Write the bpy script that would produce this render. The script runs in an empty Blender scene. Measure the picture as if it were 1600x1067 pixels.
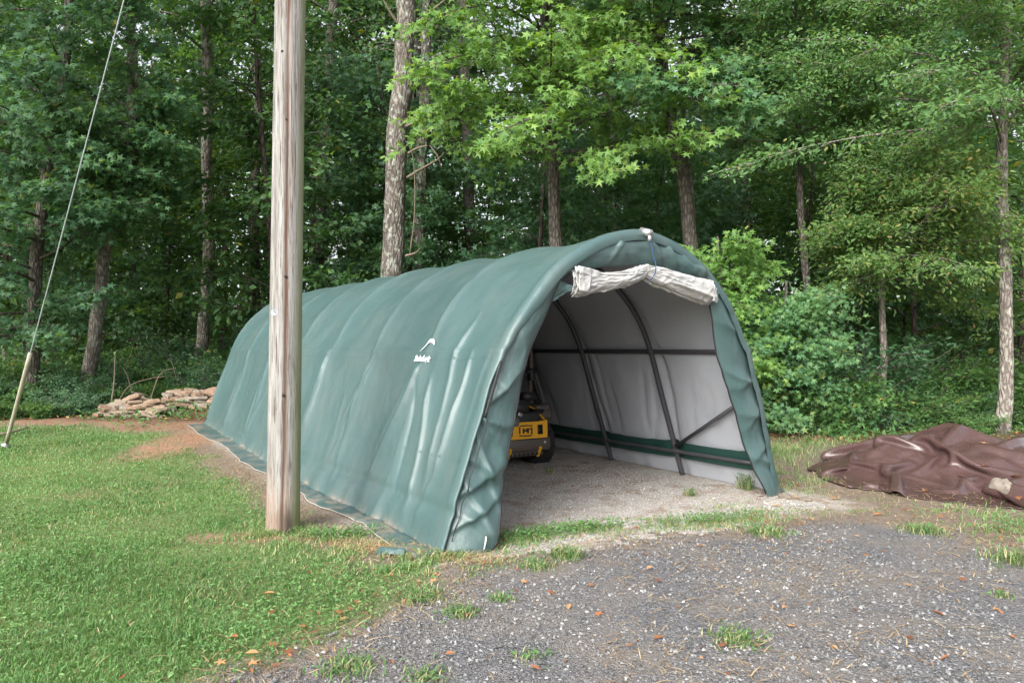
import bpy, bmesh, math, random
import numpy as np
from mathutils import Vector, Matrix
R = math.radians
C = bpy.context.scene.collection
sc = bpy.context.scene

# ------------------------------------------------------------------ camera, sky, sun, exposure
CAM_H, F, CX, HY = 1.5, 1132.0, 800.0, 544.0          # eye height, focal length in photo pixels, centre column, horizon row
cam = bpy.data.cameras.new('camera'); camo = bpy.data.objects.new('camera', cam); C.objects.link(camo)
cam.sensor_width = 36; cam.lens = 36 * F / 1600; cam.shift_y = (HY - 533.5) / 1600
cam.clip_start = 0.05; cam.clip_end = 3000
camo.location = (0, 0, CAM_H); camo.rotation_euler = (R(90), 0, 0)
sc.camera = camo

SUN_EL, SUN_AZ = 36, 210       # degrees; azimuth clockwise from +Y: behind the camera, to the left
w = bpy.data.worlds.new('World'); sc.world = w; w.use_nodes = True
nt = w.node_tree; bg = nt.nodes['Background']
sky = nt.nodes.new('ShaderNodeTexSky'); sky.sky_type = 'NISHITA'; sky.sun_disc = False
sky.sun_elevation = R(SUN_EL); sky.sun_rotation = R(SUN_AZ)
sky.air_density = 1.0; sky.dust_density = 4.0; sky.ozone_density = 1.0
hs = nt.nodes.new('ShaderNodeHueSaturation'); hs.inputs['Saturation'].default_value = 0.28
nt.links.new(sky.outputs[0], hs.inputs['Color']); nt.links.new(hs.outputs[0], bg.inputs[0])
bg.inputs[1].default_value = 0.15

sun = bpy.data.lights.new('sun', 'SUN'); sun.energy = 1.5; sun.angle = R(40); sun.color = (1, .97, .92)
suno = bpy.data.objects.new('sun', sun); C.objects.link(suno)
_a = R(SUN_AZ)
_d = Vector((math.sin(_a) * math.cos(R(SUN_EL)), math.cos(_a) * math.cos(R(SUN_EL)), math.sin(R(SUN_EL))))
suno.rotation_euler = _d.to_track_quat('Z', 'Y').to_euler(); suno.location = (0, 0, 30)

vs = sc.view_settings
vs.view_transform = 'Standard'; vs.look = 'None'; vs.gamma = 1; vs.use_curve_mapping = False; vs.exposure = 1.4
sc.cycles.use_denoising = True
sc.cycles.max_bounces = 7; sc.cycles.diffuse_bounces = 4; sc.cycles.glossy_bounces = 2; sc.cycles.transmission_bounces = 3
sc.cycles.caustics_reflective = False; sc.cycles.caustics_refractive = False

# ------------------------------------------------------------------ helpers
rng = np.random.default_rng(7)

def smooth(a, b, x):
    t = np.clip((x - a) / (b - a), 0, 1); return t * t * (3 - 2 * t)

def _hash(i, j, s):
    n = (i.astype(np.int64) * 374761393 + j.astype(np.int64) * 668265263 + s * 974634777) & 0x7fffffff
    n = ((n ^ (n >> 13)) * 1274126177) & 0x7fffffff
    n = ((n ^ (n >> 16)) * 1103515245) & 0x7fffffff
    return (n & 0xffff) / 65535.0

def vnoise(x, y, s=0):                       # smooth value noise in 0..1
    x = np.asarray(x, float); y = np.asarray(y, float)
    i = np.floor(x); j = np.floor(y); fx = x - i; fy = y - j
    fx = fx * fx * (3 - 2 * fx); fy = fy * fy * (3 - 2 * fy)
    a = _hash(i, j, s); b = _hash(i + 1, j, s); c = _hash(i, j + 1, s); d = _hash(i + 1, j + 1, s)
    return a + (b - a) * fx + (c - a) * fy + (a - b - c + d) * fx * fy

def fbm(x, y, s=0, o=4):
    v = 0; a = .5
    for k in range(o):
        v = v + a * vnoise(x * 2 ** k, y * 2 ** k, s + k * 17); a *= .5
    return v / (1 - .5 ** o)

def gz(x, y):                                # ground height: a gentle rise towards the woods
    x = np.asarray(x, float); y = np.asarray(y, float)
    rise = .045 * np.log1p(np.exp(np.clip((y - 8) * 2, -30, 30))) / 2
    rise = np.minimum(rise, .6 + .012 * np.maximum(y - 20, 0))
    return rise * (1 - .62 * smooth(-4.5, 1.5, x)) * (1 - smooth(70, 200, y)) 

def at(px, py, d):                           # a photo pixel at a known depth -> a point
    return np.array([(px - CX) / F * d, d, CAM_H - (py - HY) / F * d])

class MB:
    """collects shapes; build() links them as ONE mesh object"""
    def __init__(s): s.v = []; s.f = []; s.n = 0; s.a = []; s.m = []; s.cm = 0
    def add(s, v, f, attr=0.0):
        v = np.asarray(v, np.float32).reshape(-1, 3)
        if not isinstance(f, list): f = [f]
        for q in f:
            q = np.asarray(q, np.int64)
            if len(q): s.f.append(q + s.n); s.m.append(np.full(len(q), s.cm, np.int32))
        s.v.append(v); s.n += len(v)
        s.a.append(np.broadcast_to(np.asarray(attr, np.float32), (len(v),)) if np.ndim(attr) <= 1 else attr)
    def mesh(s, name, mats, sm=True):
        v = np.concatenate(s.v); me = bpy.data.meshes.new(name)
        lv = np.concatenate([q.ravel() for q in s.f]).astype(np.int32)
        tot = np.concatenate([np.full(len(q), q.shape[1], np.int32) for q in s.f])
        st = np.concatenate([[0], np.cumsum(tot)[:-1]]).astype(np.int32)
        me.vertices.add(len(v)); me.vertices.foreach_set('co', v.ravel())
        me.loops.add(len(lv)); me.loops.foreach_set('vertex_index', lv)
        me.polygons.add(len(tot)); me.polygons.foreach_set('loop_start', st); me.polygons.foreach_set('loop_total', tot)
        me.polygons.foreach_set('use_smooth', np.full(len(tot), sm, bool))
        me.polygons.foreach_set('material_index', np.concatenate(s.m))
        at_ = me.attributes.new('rnd', 'FLOAT', 'POINT'); at_.data.foreach_set('value', np.concatenate(s.a).astype(np.float32))
        for m in (mats if isinstance(mats, (list, tuple)) else [mats]): me.materials.append(m)
        me.update(calc_edges=True); return me
    def build(s, name, mats, parent=None, sm=True):
        return link(name, s.mesh(name, mats, sm), parent)
    # shapes
    def box(s, c, size, rot=None, bevel=.0, seg=1):
        bm = bmesh.new(); bmesh.ops.create_cube(bm, size=1)
        for q in bm.verts: q.co = Vector((q.co.x * size[0], q.co.y * size[1], q.co.z * size[2]))
        if bevel: bmesh.ops.bevel(bm, geom=bm.edges[:], offset=bevel, segments=seg, profile=.5, affect='EDGES')
        M = Matrix.Translation(c) @ (rot.to_4x4() if rot is not None else Matrix())
        bm.transform(M); s.bm(bm)
    def bm(s, bm):
        bm.verts.index_update(); v = [q.co[:] for q in bm.verts]; by = {}
        for f in bm.faces: by.setdefault(len(f.verts), []).append([q.index for q in f.verts])
        s.add(v, [np.array(q) for q in by.values()]); bm.free()
    def tube(s, p, r, sides=8, caps=True, wob=0, seed=0, attr=0.0):
        p = np.asarray(p, float); n = len(p); r = np.broadcast_to(np.asarray(r, float), (n,))
        t = np.gradient(p, axis=0); t /= np.linalg.norm(t, axis=1, keepdims=True) + 1e-9
        ref = np.array([1., 0, 0]) if abs(t[:, 0]).mean() < .8 else np.array([0, 1., 0])
        b = np.cross(t, ref); b /= np.linalg.norm(b, axis=1, keepdims=True) + 1e-9; a = np.cross(b, t)
        th = np.linspace(0, 2 * np.pi, sides, endpoint=False)
        rr = r[:, None] * np.ones((1, sides))
        if wob:
            ii, jj = np.meshgrid(np.arange(n), np.arange(sides), indexing='ij')
            rr = rr * (1 + wob * (vnoise(ii * .35, jj * 1.7, seed) - .5) * 2)
        v = p[:, None] + rr[..., None] * (np.cos(th)[None, :, None] * a[:, None] + np.sin(th)[None, :, None] * b[:, None])
        i = np.arange(n - 1)[:, None] * sides; j = np.arange(sides)[None]; k = (j + 1) % sides
        q = np.stack([i + j, i + sides + j, i + sides + k, i + k], -1).reshape(-1, 4)
        fs = [q]
        if caps: fs += [np.arange(sides)[None], ((n - 1) * sides + np.arange(sides)[::-1])[None]]
        s.add(v.reshape(-1, 3), fs, attr)
    def grid(s, P, attr=0.0, flip=False):         # P: (n, m, 3)
        n, m = P.shape[:2]; i = np.arange(n - 1)[:, None] * m; j = np.arange(m - 1)[None]
        q = np.stack([i + j, i + m + j, i + m + j + 1, i + j + 1], -1).reshape(-1, 4)
        if flip: q = q[:, ::-1]
        s.add(P.reshape(-1, 3), q, np.ravel(attr) if np.ndim(attr) else attr)
    def leaves(s, c, nrm, d, size, tv, tf, attr):  # one leaf template laid at every point c
        N = len(c); nrm = nrm / (np.linalg.norm(nrm, axis=1, keepdims=True) + 1e-9)
        d = d - (d * nrm).sum(1, keepdims=True) * nrm; d /= np.linalg.norm(d, axis=1, keepdims=True) + 1e-9
        x = np.cross(d, nrm); k = len(tv); size = np.broadcast_to(size, (N,))
        v = c[:, None] + size[:, None, None] * (tv[None, :, 0:1] * x[:, None] + tv[None, :, 1:2] * d[:, None] + tv[None, :, 2:3] * nrm[:, None])
        f = (np.arange(N)[:, None, None] * k + tf[None]).reshape(-1, tf.shape[1])
        s.add(v.reshape(-1, 3), f, np.repeat(attr, k))

def link(name, me, parent=None):
    o = bpy.data.objects.new(name, me); C.objects.link(o)
    if parent is not None: o.parent = parent
    return o
def tag(o, label, cat=None, group=None, kind=None):
    if label: o['label'] = label
    if cat: o['category'] = cat
    if group: o['group'] = group
    if kind: o['kind'] = kind
    return o
def thing(name, label, cat, loc=(0, 0, 0), rz=0, group=None):
    o = link(name, None); o.location = loc; o.rotation_euler = (0, 0, rz); return tag(o, label, cat, group)
def dup(root, loc, rz=0, scale=1, label=None):
    r = root.copy(); C.objects.link(r); r.location = loc; r.rotation_euler = (0, 0, rz); r.scale = (scale,) * 3 if np.isscalar(scale) else scale
    if label: r['label'] = label
    for ch in root.children:
        c = ch.copy(); C.objects.link(c); c.parent = r
    return r

# leaf templates
def star_leaf():
    cy = .42; ang = [90, 28, -35, 215, 152]; tip = [.56, .54, .40, .40, .54]
    V = [(0, cy, .03)]; fa = []
    for a, r in zip(ang, tip): V.append((r * math.cos(R(a)), cy + r * math.sin(R(a)), -.05 - .05 * math.sin(R(a * 3))))
    for a, r in zip([59, -3, 270, 183, 121], [.21, .19, .17, .19, .21]): V.append((r * math.cos(R(a)), cy + r * math.sin(R(a)), .0))
    for k in range(5): fa.append((0, 6 + k, 1 + k, 6 + (k + 4) % 5))
    return np.array(V), np.array(fa)
STAR = star_leaf()
OVAL = (np.array([(0, 0, 0), (-.2, .3, .07), (-.19, .65, .05), (0, 1, -.08), (.19, .65, .05), (.2, .3, .07)]), np.array([(0, 3, 2, 1), (0, 5, 4, 3)]))
DIAM = (np.array([(0, 0, 0), (-.3, .5, .1), (0, 1, -.05), (.3, .5, .1)]), np.array([(0, 3, 2, 1)]))

# ------------------------------------------------------------------ materials
def mat(name):
    m = bpy.data.materials.new(name); m.use_nodes = True; t = m.node_tree
    return m, t, t.nodes['Principled BSDF']
def nd(t, ty, **kw):
    n = t.nodes.new('ShaderNode' + ty)
    for k, v in kw.items():
        if k in n.inputs.keys(): n.inputs[k].default_value = v
        else: setattr(n, k, v)
    return n
def ramp(t, fac, stops):
    n = t.nodes.new('ShaderNodeValToRGB'); e = n.color_ramp.elements
    while len(e) < len(stops): e.new(.5)
    for q, (p, c) in zip(e, stops): q.position = p; q.color = (*c, 1) if len(c) == 3 else c
    t.links.new(fac, n.inputs[0]); return n.outputs[0]
def mix(t, a, b, f, mode='MIX'):
    n = t.nodes.new('ShaderNodeMix'); n.data_type = 'RGBA'; n.blend_type = mode
    for sock, val in ((n.inputs[0], f), (n.inputs[6], a), (n.inputs[7], b)):
        if hasattr(val, 'is_linked'): t.links.new(val, sock)
        else: sock.default_value = val if np.isscalar(val) else (*val, 1)
    return n.outputs[2]
def math_(t, op, a, b=0.0, clamp=False):
    n = t.nodes.new('ShaderNodeMath'); n.operation = op; n.use_clamp = clamp
    for sock, val in zip(n.inputs, (a, b)):
        if hasattr(val, 'is_linked'): t.links.new(val, sock)
        else: sock.default_value = val
    return n.outputs[0]
def coords(t, which='Object', scale=(1, 1, 1), loc=(0, 0, 0)):
    c = t.nodes.new('ShaderNodeTexCoord'); m = t.nodes.new('ShaderNodeMapping')
    m.inputs['Scale'].default_value = scale; m.inputs['Location'].default_value = loc
    t.links.new(c.outputs[which], m.inputs[0]); return m.outputs[0]
def noise(t, vec, scale, detail=4, rough=.55, out=0):
    n = nd(t, 'TexNoise', Scale=scale, Detail=detail, Roughness=rough); t.links.new(vec, n.inputs['Vector']); return n.outputs[out]
def voro(t, vec, scale, feature='F1', rand=1.0):
    n = nd(t, 'TexVoronoi', Scale=scale, Randomness=rand); n.feature = feature; t.links.new(vec, n.inputs['Vector']); return n
def bump(t, b, h, strength=.3, dist=.01):
    n = nd(t, 'Bump', Strength=strength, Distance=dist); t.links.new(h, n.inputs['Height']); t.links.new(n.outputs[0], b.inputs['Normal'])
def attr(t, name='rnd'):
    n = t.nodes.new('ShaderNodeAttribute'); n.attribute_name = name; return n.outputs['Fac']

def leaf_mat(name, stops, trans=.42, rough=.5, spec=.35):
    m, t, b = mat(name); a = attr(t)
    col = ramp(t, a, stops); t.links.new(col, b.inputs['Base Color']); b.inputs['Roughness'].default_value = rough
    b.inputs['Specular IOR Level'].default_value = spec
    tr = t.nodes.new('ShaderNodeBsdfTranslucent')
    tc = mix(t, col, (1.7, 1.55, .55), 1.0, 'MULTIPLY'); t.links.new(tc, tr.inputs[0])
    mx = t.nodes.new('ShaderNodeMixShader'); mx.inputs[0].default_value = trans
    t.links.new(b.outputs[0], mx.inputs[1]); t.links.new(tr.outputs[0], mx.inputs[2])
    t.links.new(mx.outputs[0], t.nodes['Material Output'].inputs[0]); return m
def plain(name, col, rough=.5, metal=0, spec=.5, var=.15, scale=8, bmp=0):
    m, t, b = mat(name); n = noise(t, coords(t), scale)
    c = mix(t, tuple(np.array(col) * (1 - var)), tuple(np.clip(np.array(col) * (1 + var), 0, 1)), n)
    t.links.new(c, b.inputs['Base Color']); b.inputs['Roughness'].default_value = rough
    b.inputs['Metallic'].default_value = metal; b.inputs['Specular IOR Level'].default_value = spec
    if bmp: bump(t, b, noise(t, coords(t), scale * 6), bmp, .004)
    return m
def bark(name, dark, light, lichen=None, scale=1.0):
    m, t, b = mat(name); v = coords(t, 'Object', (14 * scale, 14 * scale, 4.2 * scale))
    n = noise(t, v, 1.6, 6, .65); vv = voro(t, v, 1.2, 'DISTANCE_TO_EDGE')
    crack = ramp(t, vv.outputs['Distance'], [(0, (0, 0, 0)), (.25, (1, 1, 1))])
    c = ramp(t, n, [(.3, dark), (.7, light)]); c = mix(t, tuple(np.array(dark) * .7), c, crack)
    big = noise(t, coords(t), .9, 3); c = mix(t, c, mix(t, c, (.5, .5, .5), 1.0, 'MULTIPLY'), ramp(t, big, [(.45, (0, 0, 0)), (.7, (.7, .7, .7))]))
    if lichen:
        l = noise(t, coords(t, 'Object', (1, 1, .7)), 9, 5, .65); c = mix(t, c, lichen, ramp(t, l, [(.52, (0, 0, 0)), (.62, (.75, .75, .75))]))
    t.links.new(c, b.inputs['Base Color']); b.inputs['Roughness'].default_value = .9; b.inputs['Specular IOR Level'].default_value = .2
    h = math_(t, 'ADD', n, crack); bump(t, b, h, .8, .02); return m

M = {}
M['gum'] = leaf_mat('sweetgum_leaf', [(0, (.06, .145, .075)), (.5, (.10, .22, .10)), (.9, (.15, .28, .11)), (1, (.24, .28, .07))])
M['gum_dark'] = leaf_mat('dark_sweetgum_leaf', [(0, (.042, .11, .058)), (.6, (.075, .17, .085)), (1, (.115, .22, .095))])
M['gum_bright'] = leaf_mat('bright_sweetgum_leaf', [(0, (.10, .21, .055)), (.5, (.165, .30, .075)), (1, (.25, .37, .09))], .42)
M['elm'] = leaf_mat('elm_leaf', [(0, (.055, .135, .05)), (.55, (.10, .205, .065)), (.93, (.16, .27, .085)), (1, (.24, .24, .08))])
M['elm_yellow'] = leaf_mat('yellowing_elm_leaf', [(0, (.065, .15, .05)), (.5, (.12, .225, .065)), (.85, (.19, .28, .08)), (.96, (.27, .29, .09)), (1, (.30, .21, .10))])
M['wood_leaf'] = leaf_mat('forest_leaf', [(0, (.04, .10, .042)), (.6, (.08, .175, .062)), (.97, (.13, .23, .065)), (1, (.34, .29, .05))], .4)
M['privet'] = leaf_mat('privet_leaf', [(0, (.04, .105, .055)), (.6, (.07, .16, .075)), (1, (.11, .215, .08))], .3)
M['under'] = leaf_mat('undergrowth_leaf', [(0, (.05, .125, .045)), (.6, (.09, .19, .055)), (.96, (.14, .24, .07)), (1, (.36, .27, .07))], .35)
M['grass'] = leaf_mat('grass_blade', [(0, (.075, .155, .05)), (.5, (.125, .25, .08)), (.85, (.18, .315, .115)), (.93, (.29, .32, .16)), (1, (.41, .36, .22))], .3, .55)
M['straw'] = leaf_mat('straw', [(0, (.20, .12, .06)), (.6, (.36, .25, .13)), (1, (.5, .40, .24))], .1, .8)
M['dry_leaf'] = leaf_mat('dry_leaf', [(0, (.16, .06, .03)), (.6, (.33, .14, .06)), (1, (.50, .30, .14))], .15, .7)
M['bark'] = bark('grey_brown_bark', (.09, .078, .069), (.26, .228, .20))
M['bark_pine'] = bark('pine_bark', (.10, .085, .075), (.26, .225, .20), (.34, .37, .32), .8)
M['bark_pale'] = bark('pale_bark', (.16, .137, .118), (.37, .33, .29), (.36, .36, .31))
M['bark_dark'] = bark('dark_bark', (.05, .04, .034), (.14, .115, .095))
M['twig'] = plain('dead_wood', (.14, .108, .08), .9, var=.4, scale=12)

# ------------------------------------------------------------------ ground
# driveway outline (x, depth) worked out from where the gravel meets lawn, shelter mouth and the dirt strip
DRV = np.array([(-1.9, .2), (-1.6, 2.3), (-1.25, 3.25), (-1.02, 3.72), (-.70, 4.08), (-.40, 4.7), (-.28, 5.0), (.2, 5.35), (.8, 5.6), (1.5, 5.85), (2.4, 6.25),
                (3.1, 6.35), (3.6, 5.95), (3.65, 5.3), (3.6, 4.6), (3.9, 3), (4.6, 1.2), (5.2, .2)])
def sdist(x, y, poly):                        # signed distance to a polygon, positive inside
    x = np.asarray(x, float); y = np.asarray(y, float)
    ins = np.zeros(x.shape, bool); dm = np.full(x.shape, 1e9); n = len(poly)
    for k in range(n):
        x0, y0 = poly[k]; x1, y1 = poly[(k + 1) % n]
        c = ((y0 > y) != (y1 > y)) & (x < (x1 - x0) * (y - y0) / (y1 - y0 + 1e-12) + x0); ins ^= c
        ex, ey = x1 - x0, y1 - y0; t = np.clip(((x - x0) * ex + (y - y0) * ey) / (ex * ex + ey * ey), 0, 1)
        dm = np.minimum(dm, np.hypot(x - x0 - t * ex, y - y0 - t * ey))
    return np.where(ins, dm, -dm)
E1 = np.array([.825, .565]); E2 = np.array([-.565, .825]); C0 = np.array([1.122, 6.443])   # shelter: right, back, front centre
SL, SW = 8.55, 1.98
def local(x, y): return (x - C0[0]) * E1[0] + (y - C0[1]) * E1[1], (x - C0[0]) * E2[0] + (y - C0[1]) * E2[1]

def masks(x, y):
    lx, lu = local(x, y); n1 = fbm(x * .8, y * .8, 3); n2 = fbm(x * 2.2, y * 2.2, 11)
    drv = sdist(x, y, DRV) + (n2 - .5) * .5
    shel = smooth(2.35, 1.95, np.abs(lx)) * smooth(-1.0, -.5, lu + (n2 - .5) * .7) * smooth(9.2, 8.6, lu)
    # lawn: left of drive and shelter, up to the wood edge
    edge = np.minimum(-2.45 - lx + (n2 - .5) * .5, 99); edge = np.where(lu < -.1, np.minimum(-drv + .05, -1.2 - lx + .3), edge)
    far = 12.3 + (n1 - .5) * 1.8 - np.maximum(x + 8, 0) * .15
    lawn = smooth(-.1, .45, edge) * smooth(.3, -.9, y - far) * (x < .2)
    clay = smooth(1.0, .3, np.hypot((x + 4.9) / .65, (y - 10.4) / 2.0)) + smooth(.75, .2, np.hypot((x + 2.15) / .9, (y - 5.75) / .4)) * .8
    clay = clay + smooth(1, .3, np.abs(y - far - .4) / .9) * (x < -4) * .8 + smooth(.2, .45, n1 - .35) * .25 * (y > 7) * (x < -3)
    clay = np.clip(clay * smooth(.25, .6, n2 + .1), 0, 1)
    lawn = lawn * (1 - .9 * clay)
    wood = smooth(-.6, 1.0, y - np.where(x < -2, far + .2, 11.2 + (n1 - .5) * 1.5 - .12 * np.abs(x - 3)) )
    return lawn, clay, shel, wood, drv

def axis(lo, hi, step, far):
    a = np.arange(lo, hi + 1e-6, step); g = []; s = step; p = hi
    while p < far: s *= 1.35; p += s; g.append(p)
    g2 = []; s = step; p = lo
    while p > -far: s *= 1.35; p -= s; g2.append(p)
    return np.concatenate([g2[::-1], a, g])
gx = axis(-13, 11, .1, 900); gy = axis(0, 20, .1, 900)
X, Y = np.meshgrid(gx, gy, indexing='ij'); Z = gz(X, Y)
lawn, clay, shel, wood, drv = masks(X, Y)
mb = MB(); mb.grid(np.stack([X, Y, Z], -1), lawn.ravel(), flip=True)
M['ground'], t, b = mat('soil_and_litter')
def nattr(t, n):
    q = t.nodes.new('ShaderNodeAttribute'); q.attribute_name = n; return q.outputs['Fac']
gv = coords(t)
nf = noise(t, gv, 26, 6, .65); nm = noise(t, gv, 3.5, 5, .6); nb = noise(t, gv, 160, 3, .6)
dirt = ramp(t, nf, [(.25, (.10, .075, .055)), (.5, (.19, .15, .115)), (.75, (.29, .245, .20))])
clayc = ramp(t, nf, [(.25, (.17, .085, .05)), (.55, (.32, .19, .125)), (.8, (.44, .32, .24))])
litter = ramp(t, nf, [(.3, (.055, .035, .022)), (.55, (.14, .085, .05)), (.8, (.25, .16, .10))])
soil = ramp(t, nf, [(.25, (.09, .11, .045)), (.55, (.15, .19, .07)), (.8, (.25, .24, .13))])
vg = voro(t, gv, 75); fine = ramp(t, vg.outputs['Color'], [(.1, (.30, .275, .25)), (.55, (.44, .41, .38)), (.95, (.6, .57, .54))])
fine = mix(t, fine, mix(t, fine, (.66, .56, .47), 1.0, 'MULTIPLY'), ramp(t, nm, [(.48, (0, 0, 0)), (.66, (1, 1, 1))]))
c = mix(t, dirt, soil, nattr(t, 'lawn')); c = mix(t, c, fine, nattr(t, 'shel')); c = mix(t, c, clayc, nattr(t, 'clay')); c = mix(t, c, litter, nattr(t, 'wood'))
t.links.new(c, b.inputs['Base Color']); b.inputs['Roughness'].default_value = .95; b.inputs['Specular IOR Level'].default_value = .15
bump(t, b, math_(t, 'ADD', math_(t, 'ADD', nf, math_(t, 'MULTIPLY', vg.outputs['Distance'], .6)), nb), .6, .02)
go = mb.build('ground', M['ground'])
for nme, a in (('lawn', lawn), ('clay', clay), ('shel', shel), ('wood', wood)):
    q = go.data.attributes.new(nme, 'FLOAT', 'POINT'); q.data.foreach_set('value', a.ravel().astype(np.float32))
tag(go, 'mown lawn, bare red dirt and leaf littered forest floor', kind='structure')

# gravel driveway: its own sheet with a crumbled edge
xs = np.arange(-2.2, 5.4, .05); ys = np.arange(.2, 7.4, .05)
X, Y = np.meshgrid(xs, ys, indexing='ij'); n2 = fbm(X * 2.2, Y * 2.2, 11)
dd = sdist(X, Y, DRV) + (n2 - .5) * .5
V = np.stack([X, Y, gz(X, Y) + .004 + .008 * smooth(0, .4, dd)], -1).reshape(-1, 3)
n_, m_ = X.shape; i = np.arange(n_ - 1)[:, None] * m_; j = np.arange(m_ - 1)[None]
q = np.stack([i + j, i + m_ + j, i + m_ + j + 1, i + j + 1], -1).reshape(-1, 4)
dc = dd.ravel()[q].mean(1) + (fbm(V[q, 0].mean(1) * 9, V[q, 1].mean(1) * 9, 5) - .5) * .3
mb = MB(); mb.add(V, q[dc > 0], dd.ravel())
M['gravel'], t, b = mat('grey_gravel'); gv = coords(t)
v1 = voro(t, gv, 62); v2 = voro(t, gv, 120)
g1 = ramp(t, v1.outputs['Color'], [(.05, (.05, .05, .052)), (.45, (.122, .12, .122)), (.8, (.19, .19, .20)), (.97, (.32, .32, .32))])
g2 = ramp(t, v2.outputs['Color'], [(.1, (.05, .05, .055)), (.6, (.13, .125, .13)), (.97, (.28, .28, .28))])
nb = noise(t, gv, 1.6, 5, .6); g = mix(t, g1, g2, ramp(t, noise(t, gv, 9, 3), [(.4, (0, 0, 0)), (.6, (1, 1, 1))]))
g = mix(t, g, mix(t, g, (.21, .18, .15), .65), ramp(t, nb, [(.42, (0, 0, 0)), (.62, (1, 1, 1))]))
ed = ramp(t, attr(t), [(.0, (1, 1, 1)), (.28, (0, 0, 0))])
ed = math_(t, 'MULTIPLY', ed, ramp(t, noise(t, gv, 14, 4), [(.35, (.25, .25, .25)), (.6, (1, 1, 1))]))
g = mix(t, g, ramp(t, noise(t, gv, 26, 6, .65), [(.25, (.13, .085, .055)), (.75, (.33, .26, .19))]), ed)
t.links.new(g, b.inputs['Base Color']); b.inputs['Roughness'].default_value = .85
bump(t, b, math_(t, 'SUBTRACT', 1.0, math_(t, 'ADD', v1.outputs['Distance'], v2.outputs['Distance'])), .9, .012)
tag(mb.build('gravel_driveway', M['gravel']), 'dark grey gravel driveway with straw and weeds along its edge', kind='structure')

# loose stones over the gravel
N = 80000
px = rng.uniform(-2.2, 5.2, N); py = 2.3 + 5.2 * rng.random(N) ** 1.25
dd = sdist(px, py, DRV) + (fbm(px * 2.2, py * 2.2, 11) - .5) * .5
keep = (dd > -.05) & (rng.random(N) < .25 + .75 * smooth(0, .4, dd)) & (rng.random(N) < 1.15 - 1.0 * smooth(.46, .68, fbm(px * 1.3, py * .9, 23))) & (np.abs(px) < .78 * py + .6)
px, py = px[keep], py[keep]; N = len(px)
OCT = np.array([(1, 0, 0), (0, 1, 0), (-1, 0, 0), (0, -1, 0), (0, 0, .75), (0, 0, -.5)], float)
OF = np.array([(0, 1, 4), (1, 2, 4), (2, 3, 4), (3, 0, 4), (1, 0, 5), (2, 1, 5), (3, 2, 5), (0, 3, 5)])
ss = .0045 + .0105 * rng.random(N) ** 2.2
a = rng.uniform(0, 6.28, N); jit = rng.uniform(.55, 1.25, (N, 6, 1))
v = OCT[None] * jit * ss[:, None, None] * np.stack([np.ones(N), rng.uniform(.6, 1, N), rng.uniform(.6, 1.1, N)], -1)[:, None]
v += rng.normal(0, .22, v.shape) * ss[:, None, None]
cs, sn = np.cos(a)[:, None], np.sin(a)[:, None]
v = np.stack([v[..., 0] * cs - v[..., 1] * sn, v[..., 0] * sn + v[..., 1] * cs, v[..., 2]], -1)
v += np.stack([px, py, gz(px, py) + .012 + ss * .25], -1)[:, None]
mb = MB(); mb.add(v.reshape(-1, 3), (np.arange(N)[:, None, None] * 6 + OF[None]).reshape(-1, 3), np.repeat(rng.random(N), 6))
M['stones'], t, b = mat('gravel_stone'); a_ = attr(t)
t.links.new(ramp(t, a_, [(0, (.06, .06, .062)), (.5, (.125, .124, .126)), (.8, (.205, .203, .20)), (.93, (.25, .25, .245)), (1, (.34, .34, .335))]), b.inputs['Base Color']); b.inputs['Roughness'].default_value = .75
tag(mb.build('loose_gravel', M['stones'], sm=False), 'loose grey and white gravel stones over the driveway', 'gravel', kind='stuff')

N = 26000; lx_ = rng.uniform(-1.75, 1.75, N); lu_ = -.75 + 5.2 * rng.random(N) ** 1.3; px = C0[0] + E1[0] * lx_ + E2[0] * lu_; py = C0[1] + E1[1] * lx_ + E2[1] * lu_
keep = rng.random(N) < .35 + .65 * smooth(.35, .6, fbm(px * 1.7, py * 1.7, 19)); px, py = px[keep], py[keep]; N = len(px); ss = .004 + .006 * rng.random(N) ** 2
v = OCT[None] * rng.uniform(.6, 1.2, (N, 6, 1)) * ss[:, None, None] + rng.normal(0, .2, (N, 6, 3)) * ss[:, None, None] + np.stack([px, py, gz(px, py) + ss * .35], -1)[:, None]
mb = MB(); mb.add(v.reshape(-1, 3), (np.arange(N)[:, None, None] * 6 + OF[None]).reshape(-1, 3), np.repeat(rng.random(N), 6))
M['grit'], t, b = mat('pale_grit'); t.links.new(ramp(t, attr(t), [(0, (.20, .185, .17)), (.6, (.34, .32, .295)), (1, (.52, .50, .48))]), b.inputs['Base Color']); b.inputs['Roughness'].default_value = .85
tag(mb.build('floor_grit', M['grit'], sm=False), 'pale fine grit strewn over the shelter floor', 'gravel', kind='stuff')

# grass
def blades(mb, x, y, h, wd, seed=0, lean=.5, attr_=None, dirb=None):
    r = np.random.default_rng(seed); N = len(x); a = r.uniform(0, 6.283, N); z = gz(x, y) - .003
    lx = np.cos(a); ly = np.sin(a); b_ = a + r.uniform(-1.2, 1.2, N) + 1.57
    dx, dy = np.cos(b_), np.sin(b_); le = h * lean * r.uniform(.2, 1.6, N)
    base = np.stack([x, y, z], -1); side = np.stack([lx, ly, 0 * lx], -1) * (wd / 2)[:, None]
    mid = base + np.stack([dx * le * .35, dy * le * .35, h * .6], -1); tip = base + np.stack([dx * le, dy * le, h * r.uniform(.65, 1, N)], -1)
    V = np.stack([base - side, base + side, mid + side * .8, mid - side * .8, tip], 1).reshape(-1, 3)
    k = np.arange(N)[:, None] * 5
    at_ = r.random(N) if attr_ is None else attr_
    mb.add(V, [k + np.array([[0, 1, 2, 3]]), k + np.array([[3, 2, 4]])], np.repeat(at_, 5))
N = 560000
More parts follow.
